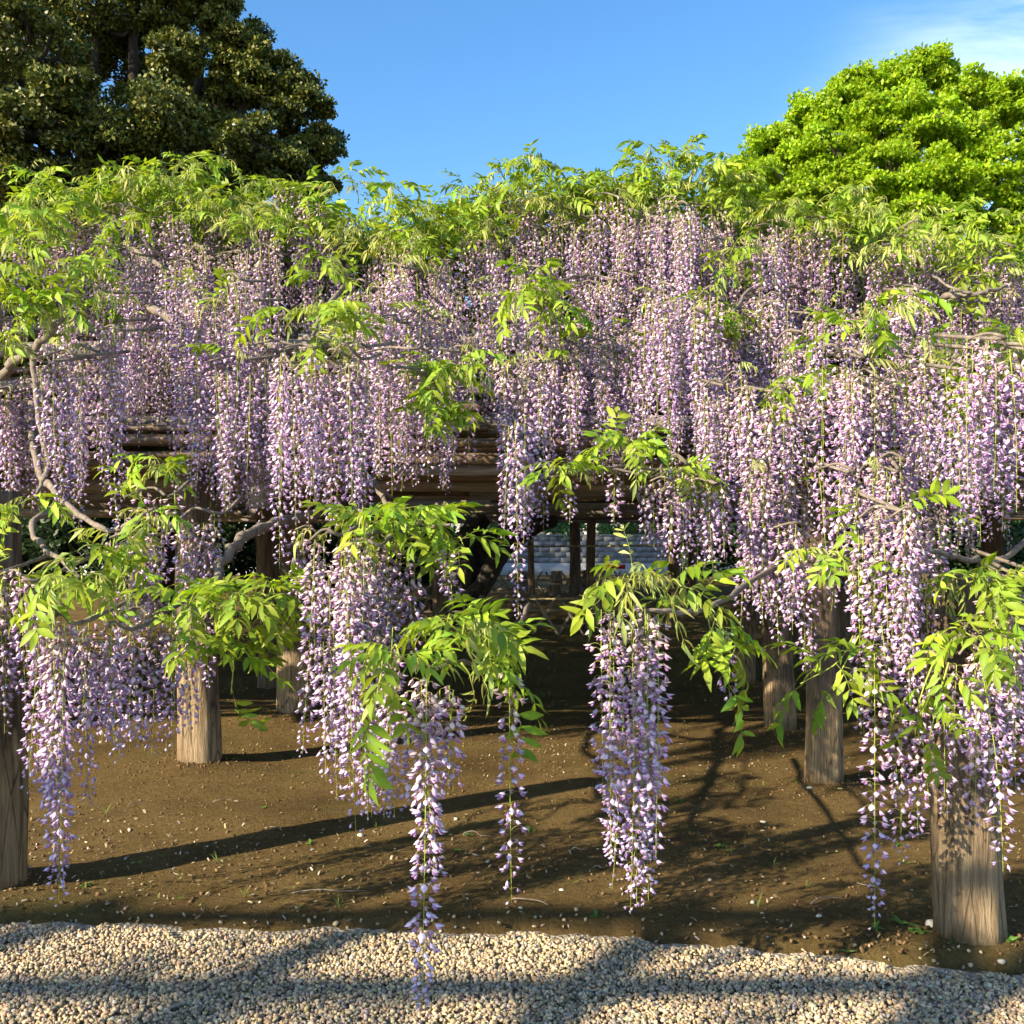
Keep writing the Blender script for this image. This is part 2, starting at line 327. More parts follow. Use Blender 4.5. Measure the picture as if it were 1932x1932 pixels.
for f, h in zip(PF, (0.05, 0.06, 0.03, 0.035, 0.05, 0.03, 0.02, 0, 0)): MOUNDS.append((f[0], f[1], h, 0.28))
def soil_z(x, y):
    e = edge_y(x); s = np.clip((y-(e-0.03))/0.10, 0, 1); s = s*s*(3-2*s)
    near = np.exp(-np.maximum(0, np.abs(x)-8)/6)*np.exp(-np.maximum(0, y-25)/10)
    z = -0.06+s*(0.085+0.030*fbm(x, y, 3)*near)
    for mx, my, h, r in MOUNDS: z += s*h*np.exp(-((x-mx)**2+(y-my)**2)/(2*r*r*0.6))
    return z
gx = axis(-5, 5, 0.05, 320); gy = np.concatenate([[-320, -150, -60, -20, -5, 1.5], np.arange(3.0, 11, 0.05), np.arange(11, 30, 0.25), [31, 33, 36, 42, 60, 100, 180, 340]])
X, Y = np.meshgrid(gx, gy, indexing='ij'); Z = soil_z(X, Y)
fine = np.array([[mnoise.noise(Vector((x*14, y*14, 0)))*0.5+mnoise.noise(Vector((x*40, y*40, 3)))*0.3 if (abs(x) < 4.5 and 3.4 < y < 10) else 0 for y in gy] for x in gx])
Z += 0.011*fine*np.clip((Y-edge_y(X))/0.1, 0, 1)
nx_, ny_ = len(gx), len(gy)
I, J = np.meshgrid(np.arange(nx_-1), np.arange(ny_-1), indexing='ij')
Q = np.stack([I*ny_+J, (I+1)*ny_+J, (I+1)*ny_+J+1, I*ny_+J+1], -1).reshape(-1, 4)
g = ob('ground', mesh_np('ground', np.stack([X, Y, Z], -1).reshape(-1, 3), Q, smooth=True), M['soil']); tag(g, 'bare brown soil under the wisteria trellis', 'ground', kind='structure')
# gravel path sheet, its edge tucked under the soil
px = axis(-6, 6, 0.1, 60); rows = []
pv = []
ts = np.concatenate([[-30, -8, 0, 1.5, 2.2, 2.6, 3.0], [3.2]])
for x in px:
    for t_ in ts: pv.append((x, t_, -0.004+0.004*math.sin(x*3+t_*5)))
    pv.append((x, edge_y(np.array(x))+0.04, -0.006))
ny2 = len(ts)+1; I, J = np.meshgrid(np.arange(len(px)-1), np.arange(ny2-1), indexing='ij')
Q = np.stack([I*ny2+J, (I+1)*ny2+J, (I+1)*ny2+J+1, I*ny2+J+1], -1).reshape(-1, 4)
gp = ob('gravel_path', mesh_np('gravel_path', pv, Q, smooth=True), M['gravelbed']); tag(gp, 'path of pale crushed stone along the soil bed', 'path', kind='structure')

# ------------------------------------------------------------------ loose stones
PHI = (1+5**0.5)/2
ICO_V = np.array([(-1, PHI, 0), (1, PHI, 0), (-1, -PHI, 0), (1, -PHI, 0), (0, -1, PHI), (0, 1, PHI), (0, -1, -PHI), (0, 1, -PHI), (PHI, 0, -1), (PHI, 0, 1), (-PHI, 0, -1), (-PHI, 0, 1)])/math.hypot(1, PHI)
ICO_F = np.array([(0, 11, 5), (0, 5, 1), (0, 1, 7), (0, 7, 10), (0, 10, 11), (1, 5, 9), (5, 11, 4), (11, 10, 2), (10, 7, 6), (7, 1, 8), (3, 9, 4), (3, 4, 2), (3, 2, 6), (3, 6, 8), (3, 8, 9), (4, 9, 5), (2, 4, 11), (6, 2, 10), (8, 6, 7), (9, 8, 1)])
def stone_shape(r): return ICO_V*np.array([r.uniform(0.9, 1.35), r.uniform(0.75, 1.05), r.uniform(0.5, 0.75)])*r.uniform(0.72, 1.2, (12, 1))
SHP = [stone_shape(RNG) for _ in range(16)]
def rot_mats(n, rng, tilt=1.0):
    q = rng.normal(size=(n, 4)); q[:, 1:3] *= tilt; q /= np.linalg.norm(q, axis=1)[:, None]
    a, b, c, d = q.T
    return np.stack([np.stack([1-2*(c*c+d*d), 2*(b*c-a*d), 2*(b*d+a*c)], -1), np.stack([2*(b*c+a*d), 1-2*(b*b+d*d), 2*(c*d-a*b)], -1), np.stack([2*(b*d-a*c), 2*(c*d+a*b), 1-2*(b*b+c*c)], -1)], -2)
def stone_cols(n, rng):
    base = np.array([0.39, 0.305, 0.19]); v = np.clip(rng.normal(1.0, 0.30, (n, 1)), 0.35, 1.7)
    tint = 1+rng.normal(0, 0.05, (n, 3)); grey = rng.random((n, 1)) < 0.28
    c = np.where(grey, np.array([0.30, 0.27, 0.22])*v, base*v)*tint
    return np.clip(c, 0.03, 0.72)
def stone_field(n, xr, yr, rr, rng):
    x = rng.uniform(*xr, n*2); y = rng.uniform(*yr, n*2); e = edge_y(x)
    ok = (y < e-0.01) | ((y < e+0.30) & (rng.random(n*2) < 0.18*np.exp(-(y-e)/0.03)))
    x, y = x[ok][:n], y[ok][:n]; k = len(x)
    r = rng.uniform(*rr, k)*np.where(rng.random(k) < 0.08, 1.35, 1)
    e = edge_y(x); z = np.where(y < e-0.04, rng.uniform(0, 0.012, k), soil_z(x, y)+0.002)
    V = np.array(SHP)[rng.integers(0, 16, k)]*r[:, None, None]
    V = np.einsum('nij,nvj->nvi', rot_mats(k, rng, 0.8), V)+np.stack([x, y, z+r*0.25], -1)[:, None, :]
    F = (ICO_F[None]+(np.arange(k)*12)[:, None, None]).reshape(-1, 3)
    return V.reshape(-1, 3), F, np.repeat(stone_cols(k, rng), 12, 0)
V, Fc, C = stone_field(56000, (-2.8, 2.8), (2.75, 4.2), (0.0055, 0.0100), np.random.default_rng(5))
gr = ob('gravel', mesh_np('gravel', V, Fc, C), M['stone']); tag(gr, 'loose pale beige crushed stones covering the path', 'gravel', kind='stuff')
rs = np.random.default_rng(6); sm = []
for k in range(20):
    sm.append(mesh_np('stone', stone_shape(rs), ICO_F, np.repeat(stone_cols(1, rs), 12, 0)))
for k in range(300):
    y = 3.14+rs.random()**1.5*0.35; x = rs.uniform(-0.52, 0.52)*y; r = rs.uniform(0.0075, 0.0115)
    ob('stone', sm[k % 20], M['stone'], gp, (x, y, 0.011+rs.uniform(0, 0.004)), (rs.uniform(-.4, .4), rs.uniform(-.4, .4), rs.uniform(0, 6.28)), r)

# ------------------------------------------------------------------ litter on the soil
rd = np.random.default_rng(8)
n = 15000; x = rd.uniform(-4.5, 4.5, n); y = 3.6+rd.random(n)**1.6*6.5
ok = (y > edge_y(x)+0.03) & (rd.random(n) < np.clip(.25+.75*fbm(x*1.6, y*1.6, 12)+.35*np.exp(-((y-4.6)/.9)**2), .04, 1)); x, y = x[ok], y[ok]; n = len(x); z = soil_z(x, y)+0.006
s = rd.uniform(0.002, 0.0058, n)*np.where(rd.random(n) < .1, 1.6, 1); el = rd.uniform(1, 2.2, n)
T = np.array([(-1, -.6, 0), (0, -.75, .35), (1, -.5, 0), (1, .5, .25), (0, .7, .5), (-1, .6, .1)])
V = T[None]*np.stack([s*el, s, s], -1)[:, None]; V = np.einsum('nij,nvj->nvi', rot_mats(n, rd, 0.25), V)+np.stack([x, y, z], -1)[:, None]
pal = np.array([(0.50, 0.42, 0.28), (0.42, 0.36, 0.20), (0.55, 0.50, 0.42), (0.30, 0.22, 0.10), (0.34, 0.37, 0.12), (0.16, 0.10, 0.05)])
C = pal[rd.choice(6, n, p=[.3, .2, .14, .16, .1, .1])]*rd.uniform(.5, .95, (n, 1))
Qd = (np.array([(0, 1, 4, 5), (1, 2, 3, 4)])[None]+(np.arange(n)*6)[:, None, None]).reshape(-1, 4)
o = ob('fallen_petals', mesh_np('fallen_petals', V.reshape(-1, 3), Qd, np.repeat(C, 6, 0)), M['debris']); tag(o, 'withered pale petals and husks scattered over the brown soil', 'fallen petals', kind='stuff')
# small clods
n = 9000; x = rd.uniform(-3.5, 3.5, n); y = 3.6+rd.random(n)**1.4*5; 
fx = np.array([f[:2] for f in PF[:6]]); near = rd.random(n) < 0.16; pick = rd.integers(0, 6, n)
x = np.where(near, fx[pick, 0]+rd.normal(0, .2, n), x); y = np.where(near, fx[pick, 1]-abs(rd.normal(0, .2, n))+0.05, y)
ok = y > edge_y(x)+0.02; x, y = x[ok], y[ok]; n = len(x); r = 0.0022+0.0095*rd.random(n)**2.5
V = np.einsum('nij,nvj->nvi', rot_mats(n, rd), np.array(SHP)[rd.integers(0, 16, n)]*r[:, None, None])+np.stack([x, y, soil_z(x, y)+.003], -1)[:, None]
C = np.array([0.12, 0.075, 0.035])*rd.uniform(.6, 1.4, (n, 1)); Fc = (ICO_F[None]+(np.arange(n)*12)[:, None, None]).reshape(-1, 3)
o = ob('soil_clods', mesh_np('soil_clods', V.reshape(-1, 3), Fc, np.repeat(C, 12, 0)), M['stone']); tag(o, 'small crumbly soil clods lying on the bare earth', 'soil clods', kind='stuff')
# pebbles, twigs, sprouts
PEB = [(1757, 1770, .028), (1527, 1500, .018), (1440, 1560, .014), (1340, 1680, .012), (680, 1590, .02), (860, 1560, .014), (1060, 1700, .011), (1180, 1640, .010), (390, 1610, .010), (1585, 1470, .016), (1640, 1490, .018), (1250, 1530, .012), (1700, 1835, .014), (1420, 1720, .014), (560, 1720, .010), (920, 1640, .012), (1545, 1745, .013), (1890, 1830, .014)]
for vx, vy, r in PEB:
    f = foot(vx, vy); f[2] = soil_z(np.array(f[0]), np.array(f[1]))+r*.2
    me = mesh_np('pebble', stone_shape(rs)*np.array([1.05, 1, .95]), ICO_F, np.repeat(np.array([[0.5, 0.46, 0.38]])*rs.uniform(.7, 1.1), 12, 0), smooth=False)
    o = ob('pebble', me, M['stone'], None, f, (0, 0, rs.uniform(0, 6)), r); tag(o, 'single pale pebble lying on the brown soil', 'pebble', 'pebbles on the soil')
for vx, vy, l, a in [(260, 1535, .12, .9), (420, 1530, .10, .3), (620, 1695, .3, .05), (1000, 1725, .16, -.5), (1090, 1625, .07, .1), (1560, 1720, .16, .4), (1130, 1660, .05, 0), (900, 1590, .14, -.4), (1760, 1580, .2, .2), (1640, 1690, .12, 2.2), (520, 1580, .09, 2.5), (890, 1630, .08, 2.8)]:
    f = foot(vx, vy); f[2] = soil_z(np.array(f[0]), np.array(f[1]))+.008
    pts = smooth_path([(-l/2, 0, 0), (-l/6, rs.uniform(-.02, .02), .012), (l/5, rs.uniform(-.02, .02), .004), (l/2, 0, 0.003)], 8)
    V, Qt, Tt = tube(pts, np.linspace(.0035, .0018, 8), 5); mb = MB(); mb.add(V, Qt, Tt)
    o = ob('fallen_twig', mb.mesh('fallen_twig'), M['vinewood'], None, f, (0, 0, a)); tag(o, 'thin dry twig lying on the brown soil', 'twig', 'fallen twigs on the soil')

def leaflet_strip(L_, W_, fold=0.35, droop=0.25, seg=4, curl=0.0):
    """lance shaped leaflet along +X, folded on its midrib, drooping"""
    u = np.linspace(0, 1, seg+1); prof = np.array([0.06, 0.8, 1.0, 0.62, 0.0]) if seg == 4 else np.interp(u, [0, .2, .45, .75, 1], [0.06, .75, 1, .6, 0])
    xs = L_*(u-0.12*droop*u**2); zs = -L_*droop*u**2
    V = []
    for i in range(seg+1):
        hw = W_*prof[i]
        V += [(xs[i], -hw*math.cos(fold), zs[i]+hw*math.sin(fold)+curl*hw*math.sin(i*2.1)), (xs[i], 0, zs[i]), (xs[i], hw*math.cos(fold), zs[i]+hw*math.sin(fold)-curl*hw*math.sin(i*2.1))]
    Q = []
    for i in range(seg):
        a = i*3; Q += [(a, a+3, a+4, a+1), (a+1, a+4, a+5, a+2)]
    return np.array(V), np.array(Q)
def rotm(axis, ang): return np.array(Matrix.Rotation(ang, 3, axis))
def sprout_mesh(k):
    r = random.Random(k); mb = MB(); grass = k % 2
    for i in range(r.randint(4, 8)):
        if grass: V, Q = leaflet_strip(r.uniform(.04, .09), .002, .5, r.uniform(.1, .8)); Rm = rotm('Z', r.uniform(0, 6.3))@rotm('Y', -r.uniform(.5, 1.3)); c = (0.17, 0.27, 0.05)
        else: V, Q = leaflet_strip(r.uniform(.025, .045), .009, .2, .4); Rm = rotm('Z', r.uniform(0, 6.3))@rotm('Y', -r.uniform(.2, .9)); c = (0.13, 0.26, 0.05)
        mb.add(V@Rm.T, Q, c=np.array(c)*r.uniform(.8, 1.2))
    return mb.mesh('weed_sprout')
SPM = [sprout_mesh(k) for k in range(8)]
SPR = [(120, 1605, 1), (160, 1690, 0), (410, 1640, 1), (260, 1640, 0), (560, 1725, 1), (585, 1605, 0), (710, 1575, 1), (880, 1590, 0), (1050, 1530, 1), (1360, 1612, 0), (1380, 1490, 1), (1440, 1490, 1), (1500, 1490, 0), (1375, 1625, 1), (1080, 1690, 1), (1430, 1730, 1), (1650, 1770, 0), (1700, 1765, 0), (1720, 1780, 0), (1600, 1800, 0), (1740, 1780, 0), (1800, 1800, 0), (1900, 1790, 1), (1910, 1800, 0), (1520, 1690, 1), (460, 1700, 1), (640, 1720, 1), (420, 1455, 0), (440, 1460, 1), (1125, 1750, 0), (1280, 1520, 0), (860, 1620, 0), (750, 1600, 1), (500, 1540, 0), (1180, 1720, 1), (1460, 1650, 1), (1690, 1600, 0), (1710, 1640, 1), (330, 1710, 1), (1000, 1580, 0), (200, 1550, 1), (1860, 1840, 0)]
for i, (vx, vy, k) in enumerate(SPR):
    f = foot(vx, vy); f[2] = soil_z(np.array(f[0]), np.array(f[1]))+.002
    o = ob('weed_sprout', SPM[(i//2*2+(1 if k else 0)) % 8], M['shrub'], None, f, (0, 0, i*1.3), random.uniform(.7, 1.15))
    tag(o, 'wispy green grass tuft sprouting from the brown soil' if k else 'small broad-leaved green weed sprouting from the brown soil', 'weed', 'grass tufts on the soil' if k else 'small weeds on the soil')
# far short grass below the fences
rg = np.random.default_rng(21); n = 9000; x = rg.uniform(-6, 6, n); y = rg.uniform(9, 17, n); h = rg.uniform(.02, .06, n); a = rg.uniform(0, 6.28, n)
dens = fbm(x, y, 9) > -0.1; x, y, h, a = x[dens], y[dens], h[dens], a[dens]; n = len(x); z = soil_z(x, y)
V = np.stack([np.stack([x-.003*np.cos(a), y-.003*np.sin(a), z], -1), np.stack([x+.003*np.cos(a), y+.003*np.sin(a), z], -1), np.stack([x+rg.normal(0, .02, n), y+rg.normal(0, .02, n), z+h], -1)], 1).reshape(-1, 3)
o = ob('short_grass', mesh_np('short_grass', V, np.arange(n*3).reshape(-1, 3), np.repeat(np.array([[0.10, 0.15, 0.03]])*rg.uniform(.7, 1.3, (n, 1)), 3, 0)), M['shrub']); tag(o, 'thin short grass growing in the shade before the lattice fence', 'grass', kind='stuff')

# ------------------------------------------------------------------ trellis
tr = empty('wisteria_trellis', (0, 6.0, 0)); tag(tr, 'large timber and bamboo trellis carrying the wisteria vines', 'trellis')
T0 = np.array([0, 6.0, 0])
def post_mesh(wid, h, lx, ly, seed):
    n, sd = 44, 40; V = []
    for i in range(n):
        t_ = i/(n-1); z = -0.25+t_*(h+0.25)
        r0 = wid/2*(1.0+0.10*math.exp(-max(z, 0)*2.5)-0.06*t_)
        cx = lx*z+0.012*math.sin(z*2.3+seed); cy = ly*z+0.012*math.sin(z*1.7+seed*2)
        for k in range(sd):
            a = 2*math.pi*k/sd
            r = r0*(1+0.05*mnoise.noise(Vector((math.cos(a)*1.2+seed*7, math.sin(a)*1.2, z*1.2)))+0.13*mnoise.noise(Vector((math.cos(a)*5+seed*3, math.sin(a)*5, z*1.1)))
                    + 0.05*mnoise.noise(Vector((math.cos(a)*12+seed, math.sin(a)*12, z*4))))
            V.append((cx+r*math.cos(a), cy+r*math.sin(a), z))
    i, k = np.meshgrid(np.arange(n-1), np.arange(sd), indexing='ij'); k2 = (k+1) % sd
    Q = np.stack([i*sd+k, i*sd+k2, (i+1)*sd+k2, (i+1)*sd+k], -1).reshape(-1, 4)
    V.append((lx*h, ly*h, h)); T = np.array([((n-1)*sd+k, (n-1)*sd+(k+1) % sd, len(V)-1) for k in range(sd)])
    return mesh_np('post', V, [Q, T], smooth=True)
for i, (p_, f) in enumerate(zip(POSTS, PF)):
    ob('post', post_mesh(p_[2], p_[3], p_[4], p_[5], i*1.7+.3), M[p_[6]], tr, f-T0)
# posts deeper under the roof, seen between the flowers
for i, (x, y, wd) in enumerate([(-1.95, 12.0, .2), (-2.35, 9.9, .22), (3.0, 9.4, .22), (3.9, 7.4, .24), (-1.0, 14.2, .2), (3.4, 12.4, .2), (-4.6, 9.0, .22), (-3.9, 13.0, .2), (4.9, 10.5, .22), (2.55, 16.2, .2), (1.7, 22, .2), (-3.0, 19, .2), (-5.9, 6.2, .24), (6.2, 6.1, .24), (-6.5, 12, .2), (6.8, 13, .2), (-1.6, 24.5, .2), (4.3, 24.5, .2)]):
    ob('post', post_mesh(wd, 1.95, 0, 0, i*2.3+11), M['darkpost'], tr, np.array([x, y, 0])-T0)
def pole_mesh(l, r, seed, bam=True):
    rr = random.Random(seed); n = int(l/0.09)+2; xs = list(np.linspace(0, l, n)); rad = [r]*n; pts = []
    node = rr.uniform(0.1, 0.3); ext = []
    if bam:
        while node < l-.03:
            ext += [(node-.012, r), (node-.004, r*1.09), (node+.004, r*0.98), (node+.012, r*1.03)]; node += rr.uniform(.26, .36)
    al = sorted([(x, r*(1 if bam else 1+.08*mnoise.noise(Vector((x*1.5, seed, 0))))) for x in xs]+ext)
    path = np.array([(x-l/2, .012*math.sin(x*.9+seed), (.03 if bam else .02)*math.sin(x*.55+seed*2)) for x, _ in al])
    V, Q, T = tube(path, np.array([q for _, q in al]), 12, True, 0.0 if bam else 0.12, 1.0, seed)
    mb = MB(); mb.add(V, Q, T); return mb.mesh('bamboo_pole' if bam else 'log_rail', True)
BP = [pole_mesh(5.2, .030+.007*(k % 4), k*1.37) for k in range(8)]
LP = [pole_mesh(5.0, .062, k*2.1+5, False) for k in range(4)]
rp = random.Random(3)
def lay(y, z, kind='b', x0=-10, x1=10, s=1.0):
    x = x0+rp.uniform(-1.5, 0)
    while x < x1:
        me = rp.choice(BP if kind == 'b' else LP)
        ob('bamboo_pole' if kind == 'b' else 'log_rail', me, M['bamboo' if kind == 'b' else 'log'], tr, np.array([x+2.5, y+rp.uniform(-.02, .02), z+rp.uniform(-.012, .012)])-T0, (rp.uniform(0, 0), rp.uniform(-.008, .008), rp.choice((0, math.pi))+rp.uniform(-.006, .006)), (1, s, s))
        x += 4.85
lay(5.98, 2.045, 'b', s=.68); lay(5.96, 1.975, 'b', s=.62); lay(6.1, 1.90, 'l', s=.55); lay(6.05, 2.12, 'b', s=.6); lay(6.02, 1.925, 'b', s=.55)
lay(6.35, 2.42, 'l', s=.7); lay(6.5, 2.69, 'l', s=.85); lay(6.52, 2.56, 'b', s=.9); lay(6.3, 2.28, 'b'); lay(6.15, 2.17, 'l', s=.7); lay(6.9, 2.86, 'l')
y = 6.32; i = 0
while y < 27.5:
    lay(y, 1.985-.002*(y-6)+rp.uniform(-.03, .03), 'b', -9 if y < 14 else -7, 9 if y < 14 else 7, rp.uniform(.9, 1.25)); y += rp.uniform(.22, .34)*(1 if y < 12 else 1.8)
for y in (7.9, 10.0, 12.5, 16, 20, 25.2): lay(y, 1.88, 'l', -8, 8, 1.1)
RAF = [pole_mesh(7.4, .055, 40+k, False) for k in range(3)]
for k, x in enumerate(np.arange(-8, 8.1, 1.6)):
    for yy in (9.3, 16.5, 23.6): ob('rafter', RAF[k % 3], M['log'], tr, np.array([x+rp.uniform(-.1, .1), yy, 2.075+rp.uniform(-.01, .01)])-T0, (0, 0, R(90)))
    up = post_mesh(.11, 1.15, rp.uniform(-.03, .03), .12, 60+k); ob('upright', up, M['log'], tr, np.array([x+rp.uniform(-.2, .2), 6.42, 1.92])-T0)
M['cord'] = plain('black_palm_cord', (.03, .025, .02), .9, .1)
V, Q, T = [], [], []
tie = MB()
for q in range(4):
    a = np.linspace(0, 2*math.pi, 17); V, Q, T = tube(np.stack([q*.013+.006*np.sin(a), .075*np.cos(a), .125*np.sin(a)], -1), .0065, 5, False); tie.add(V, Q)
tie = tie.mesh('rope_tie', True)
for k, x in enumerate(np.arange(-6.4, 6.5, .8)): ob('rope_tie', tie, M['cord'], tr, np.array([x+rp.uniform(-.15, .15), 6.0, 1.985])-T0, (0, 0, rp.uniform(-.15, .15)))
for y in (7.6, 8.4, 9.3, 10.3): lay(y, 2.92+rp.uniform(-.04, .04), 'b', s=1.2)

# ------------------------------------------------------------------ blossoms, racemes
def blossom_template(k):
    r = random.Random(100+k); mb = MB(); kinds = []
    L_ = r.uniform(.016, .030); dr = r.uniform(.35, 1.25); open_ = r.uniform(0, 1)
    path = smooth_path([(0, 0, 0), (L_*.55, 0, L_*.22), (L_, 0, L_*.10)], 4)
    V, Q, T = tube(path, .0008, 3, False); mb.add(V, Q); kinds += [0]*len(V)
    ax = np.array([math.cos(dr), 0, -math.sin(dr)]); up = np.array([math.sin(dr), 0, math.cos(dr)]); sd = np.array([0, 1.0, 0]); b = path[-1]
    # calyx
    V, Q, T = tube(np.array([b-ax*.001, b+ax*.003, b+ax*.005]), np.array([.0012, .0028, .003]), 5, False); mb.add(V, Q); kinds += [3]*len(V)
    # banner petal: pale cupped shell
    ln = r.uniform(.0185, .0235); wd = r.uniform(.0072, .0098); prof = [.25, .72, 1.0, .88, .35]; tilt = .15+.55*open_
    V = []
    for i, u in enumerate(np.linspace(0, 1, 5)):
        for w_ in (-1, -.38, .38, 1):
            hgt = .0062*(1-w_*w_)*math.sin(min(1, u*1.15+.1)*math.pi*.8)+ln*u*u*tilt*.55
            V.append(b+ax*(.003+ln*u*(1-.18*abs(w_)))+up*(hgt-.001)+sd*w_*wd*prof[i])
    Q = [(i*4+j, i*4+j+1, i*4+j+5, i*4+j+4) for i in range(4) for j in range(3)]
    mb.add(V, Q); kinds += [1]*len(V)
    # wings and keel: darker spindle beneath
    kl = ln*r.uniform(.75, .95); pts = np.array([b+ax*.003-up*.001, b+ax*(.003+kl*.35)-up*.0035, b+ax*(.003+kl*.75)-up*.0045, b+ax*(.003+kl)-up*.002])
    V, Q, T = tube(pts, np.array([.0015, .0040, .0044, .0008]), 5, False); mb.add(V, Q); kinds += [2]*len(V)
    V = np.concatenate(mb.V); Q = np.concatenate(mb.Q); return V, Q, np.array(kinds)
BT = [(v*1.08, q, k) for v, q, k in map(blossom_template, range(12))]
def blossom_cols(kinds, rng, t_, warm):
    """t_: 0 at the top of the raceme, 1 at its tip"""
    # petal colour: older blossoms at the top fade to cream pink, bluer tips carry painted skylit shade
    b_top = np.array([.64, .54, .46]); b_mid = np.array([.665, .55, .64]); b_tip = np.array([.54, .50, .70])
    f = np.clip(t_+rng.normal(0, .08), 0, 1); b_ = b_top+(b_mid-b_top)*min(1, f/.22) if f < .22 else b_mid+(b_tip-b_mid)*((f-.22)/.78)
    b_ = b_*rng.uniform(.86, 1.1)+np.array([.02, -.02, 0])*warm
    k_ = np.array([.40, .235, .51])*rng.uniform(.8, 1.2); k_ = k_+np.array([.04, -.01, -.05])*warm*rng.uniform(0, 1)
    if f < .12: k_ = k_*.5+np.array([.4, .28, .25])*.5
    pal = np.array([(.27, .30, .07), b_, k_, (.30, .20, .22)])
    c = pal[kinds]
    # throat of the banner is deeper mauve
    return np.clip(c, 0, 1)
def raceme_flowers(length, seed, dens=1.0):
    rng = np.random.default_rng(seed); out = []
    n = int(length*135*dens); ph = 0
    fl = []
    gap0 = rng.uniform(.0, .03)*length
    bare = rng.uniform(.03, .12)
    for i in range(n):
        t_ = (i+rng.uniform(-.5, .5))/n; t_ = min(max(t_, 0), 1); s = -.015+gap0+(length-gap0)*t_
        ph += 2.39996+rng.normal(0, .25)
        if t_ > 1-bare and rng.random() < .55: continue
        if t_ < .10 and rng.random() < .12: continue
        sc = np.interp(t_, [0, .1, .7, .93, 1], [.92, 1.06, .98, .66, .4])*rng.uniform(.82, 1.14)
        fl.append((s, ph, sc, t_, rng.integers(0, len(BT)), rng.normal(0, .18)))
    return fl, rng
def raceme_curve(length, seed):
    r = random.Random(seed); a, b = r.uniform(-.02, .02), r.uniform(-.02, .02); q = r.uniform(0, 6)
    return lambda s: np.array([a*math.sin(s*4+q)-a*math.sin(q), b*math.sin(s*3.3+q)-b*math.sin(q), -s])
def fl_matrix(ph, sc, tilt):
    c, s_ = math.cos(ph), math.sin(ph); Rz = np.array([[c, -s_, 0], [s_, c, 0], [0, 0, 1]]); ct, st = math.cos(tilt), math.sin(tilt)
    return Rz@np.array([[ct, 0, st], [0, 1, 0], [-st, 0, ct]])*sc
def stalk_mesh(length, cur):
    n = max(6, int(length*16)); ss = np.linspace(-.012, length*.965, n); V, Q, T = tube(np.array([cur(s) for s in ss]), np.linspace(.0021, .0008, n), 4, False)
    mb = MB(); mb.add(V, Q); return mb.mesh('stalk', True)
def raceme_mesh(length, seed, dens=1.0, warm=0.0):
    fl, rng = raceme_flowers(length, seed, dens); cur = raceme_curve(length, seed); mb = MB()
    for s, ph, sc, t_, k, tl in fl:
        V, Q, kinds = BT[k]; mb.add(V@fl_matrix(ph, sc, tl).T+cur(s), Q, c=blossom_cols(kinds, rng, t_, warm))
    return mb.mesh('raceme'), stalk_mesh(length, cur)
LENS = [.26, .36, .46, .56, .68, .80, .94, 1.12, 1.32]
BANK = {}
for li, l_ in enumerate(LENS):
    BANK[l_] = [raceme_mesh(l_, li*31+k*7+1, [1.0, 1.15, .85, .7][k], [0, .6, 0, 1][k]) for k in range(4)]
BLM = {}
def blossom_mesh(k, q):
    if (k, q) not in BLM:
        V, Q, kinds = BT[k]; BLM[(k, q)] = mesh_np('blossom', V, Q, blossom_cols(kinds, np.random.default_rng(k*5+q), [.05, .4, .65, .95][q], 0.2))
    return BLM[(k, q)]

# ------------------------------------------------------------------ wisteria leaves
def compound_leaf(seed, young):
    r = random.Random(seed); mb = MB(); pairs = r.randint(4, 6); L_ = r.uniform(.15, .21)*(0.8 if young else 1)
    drop = r.uniform(.5, 1.1) if young else r.uniform(.25, .85)
    cur = smooth_path([(0, 0, 0), (L_*.5, r.uniform(-.01, .01), L_*.06-drop*L_*.06), (L_*.95, r.uniform(-.02, .02), -drop*L_*.5)], 10)
    base = np.array((.36, .42, .13)) if young else np.array((.235, .36, .03))
    V, Q, T = tube(cur, np.linspace(.0016, .0007, 10), 3, False); mb.add(V, Q, c=(.30, .36, .09))
    def put(t_, yaw, pitch, l, w_, fold, dr):
        p = np.array([np.interp(t_*9, range(10), cur[:, q]) for q in range(3)])
        V, Q = leaflet_strip(l, w_, fold, dr, 4, r.uniform(-.5, .5)); Rm = rotm('Z', yaw)@rotm('Y', pitch)@rotm('X', r.uniform(-.5, .5))
        c = base*r.uniform(.75, 1.2)*np.array([r.uniform(.85, 1.2), 1, r.uniform(.7, 1.4)])
        cc = np.repeat(c[None], len(V), 0); cc[1::3] *= 1.18         # paler midrib
        mb.add(V@Rm.T+p, Q, c=cc)
    for i in range(pairs):
        t_ = .28+.68*i/max(1, pairs-1)*.95; l = r.uniform(.062, .092)*(1 if not young else .88)*(1-.15*abs(t_-.6)); w_ = l*(r.uniform(.135, .185) if not young else r.uniform(.08, .125))
        for s in (-1, 1):
            if young: put(t_, s*r.uniform(.7, 1.3), r.uniform(.6, 1.35), l, w_, r.uniform(.6, 1.0), r.uniform(.1, .5))
            else: put(t_, s*r.uniform(.7, 1.25), r.uniform(-.15, .75), l, w_, r.uniform(.1, .5), r.uniform(.05, .6))
    put(.97, r.uniform(-.2, .2), r.uniform(.2, .9) if not young else 1.1, r.uniform(.07, .09), .0125 if not young else .008, .3, .3)
    return mb.mesh('leaf')
LEAFM = [compound_leaf(300+k, False) for k in range(10)]; LEAFY = [compound_leaf(400+k, True) for k in range(7)]

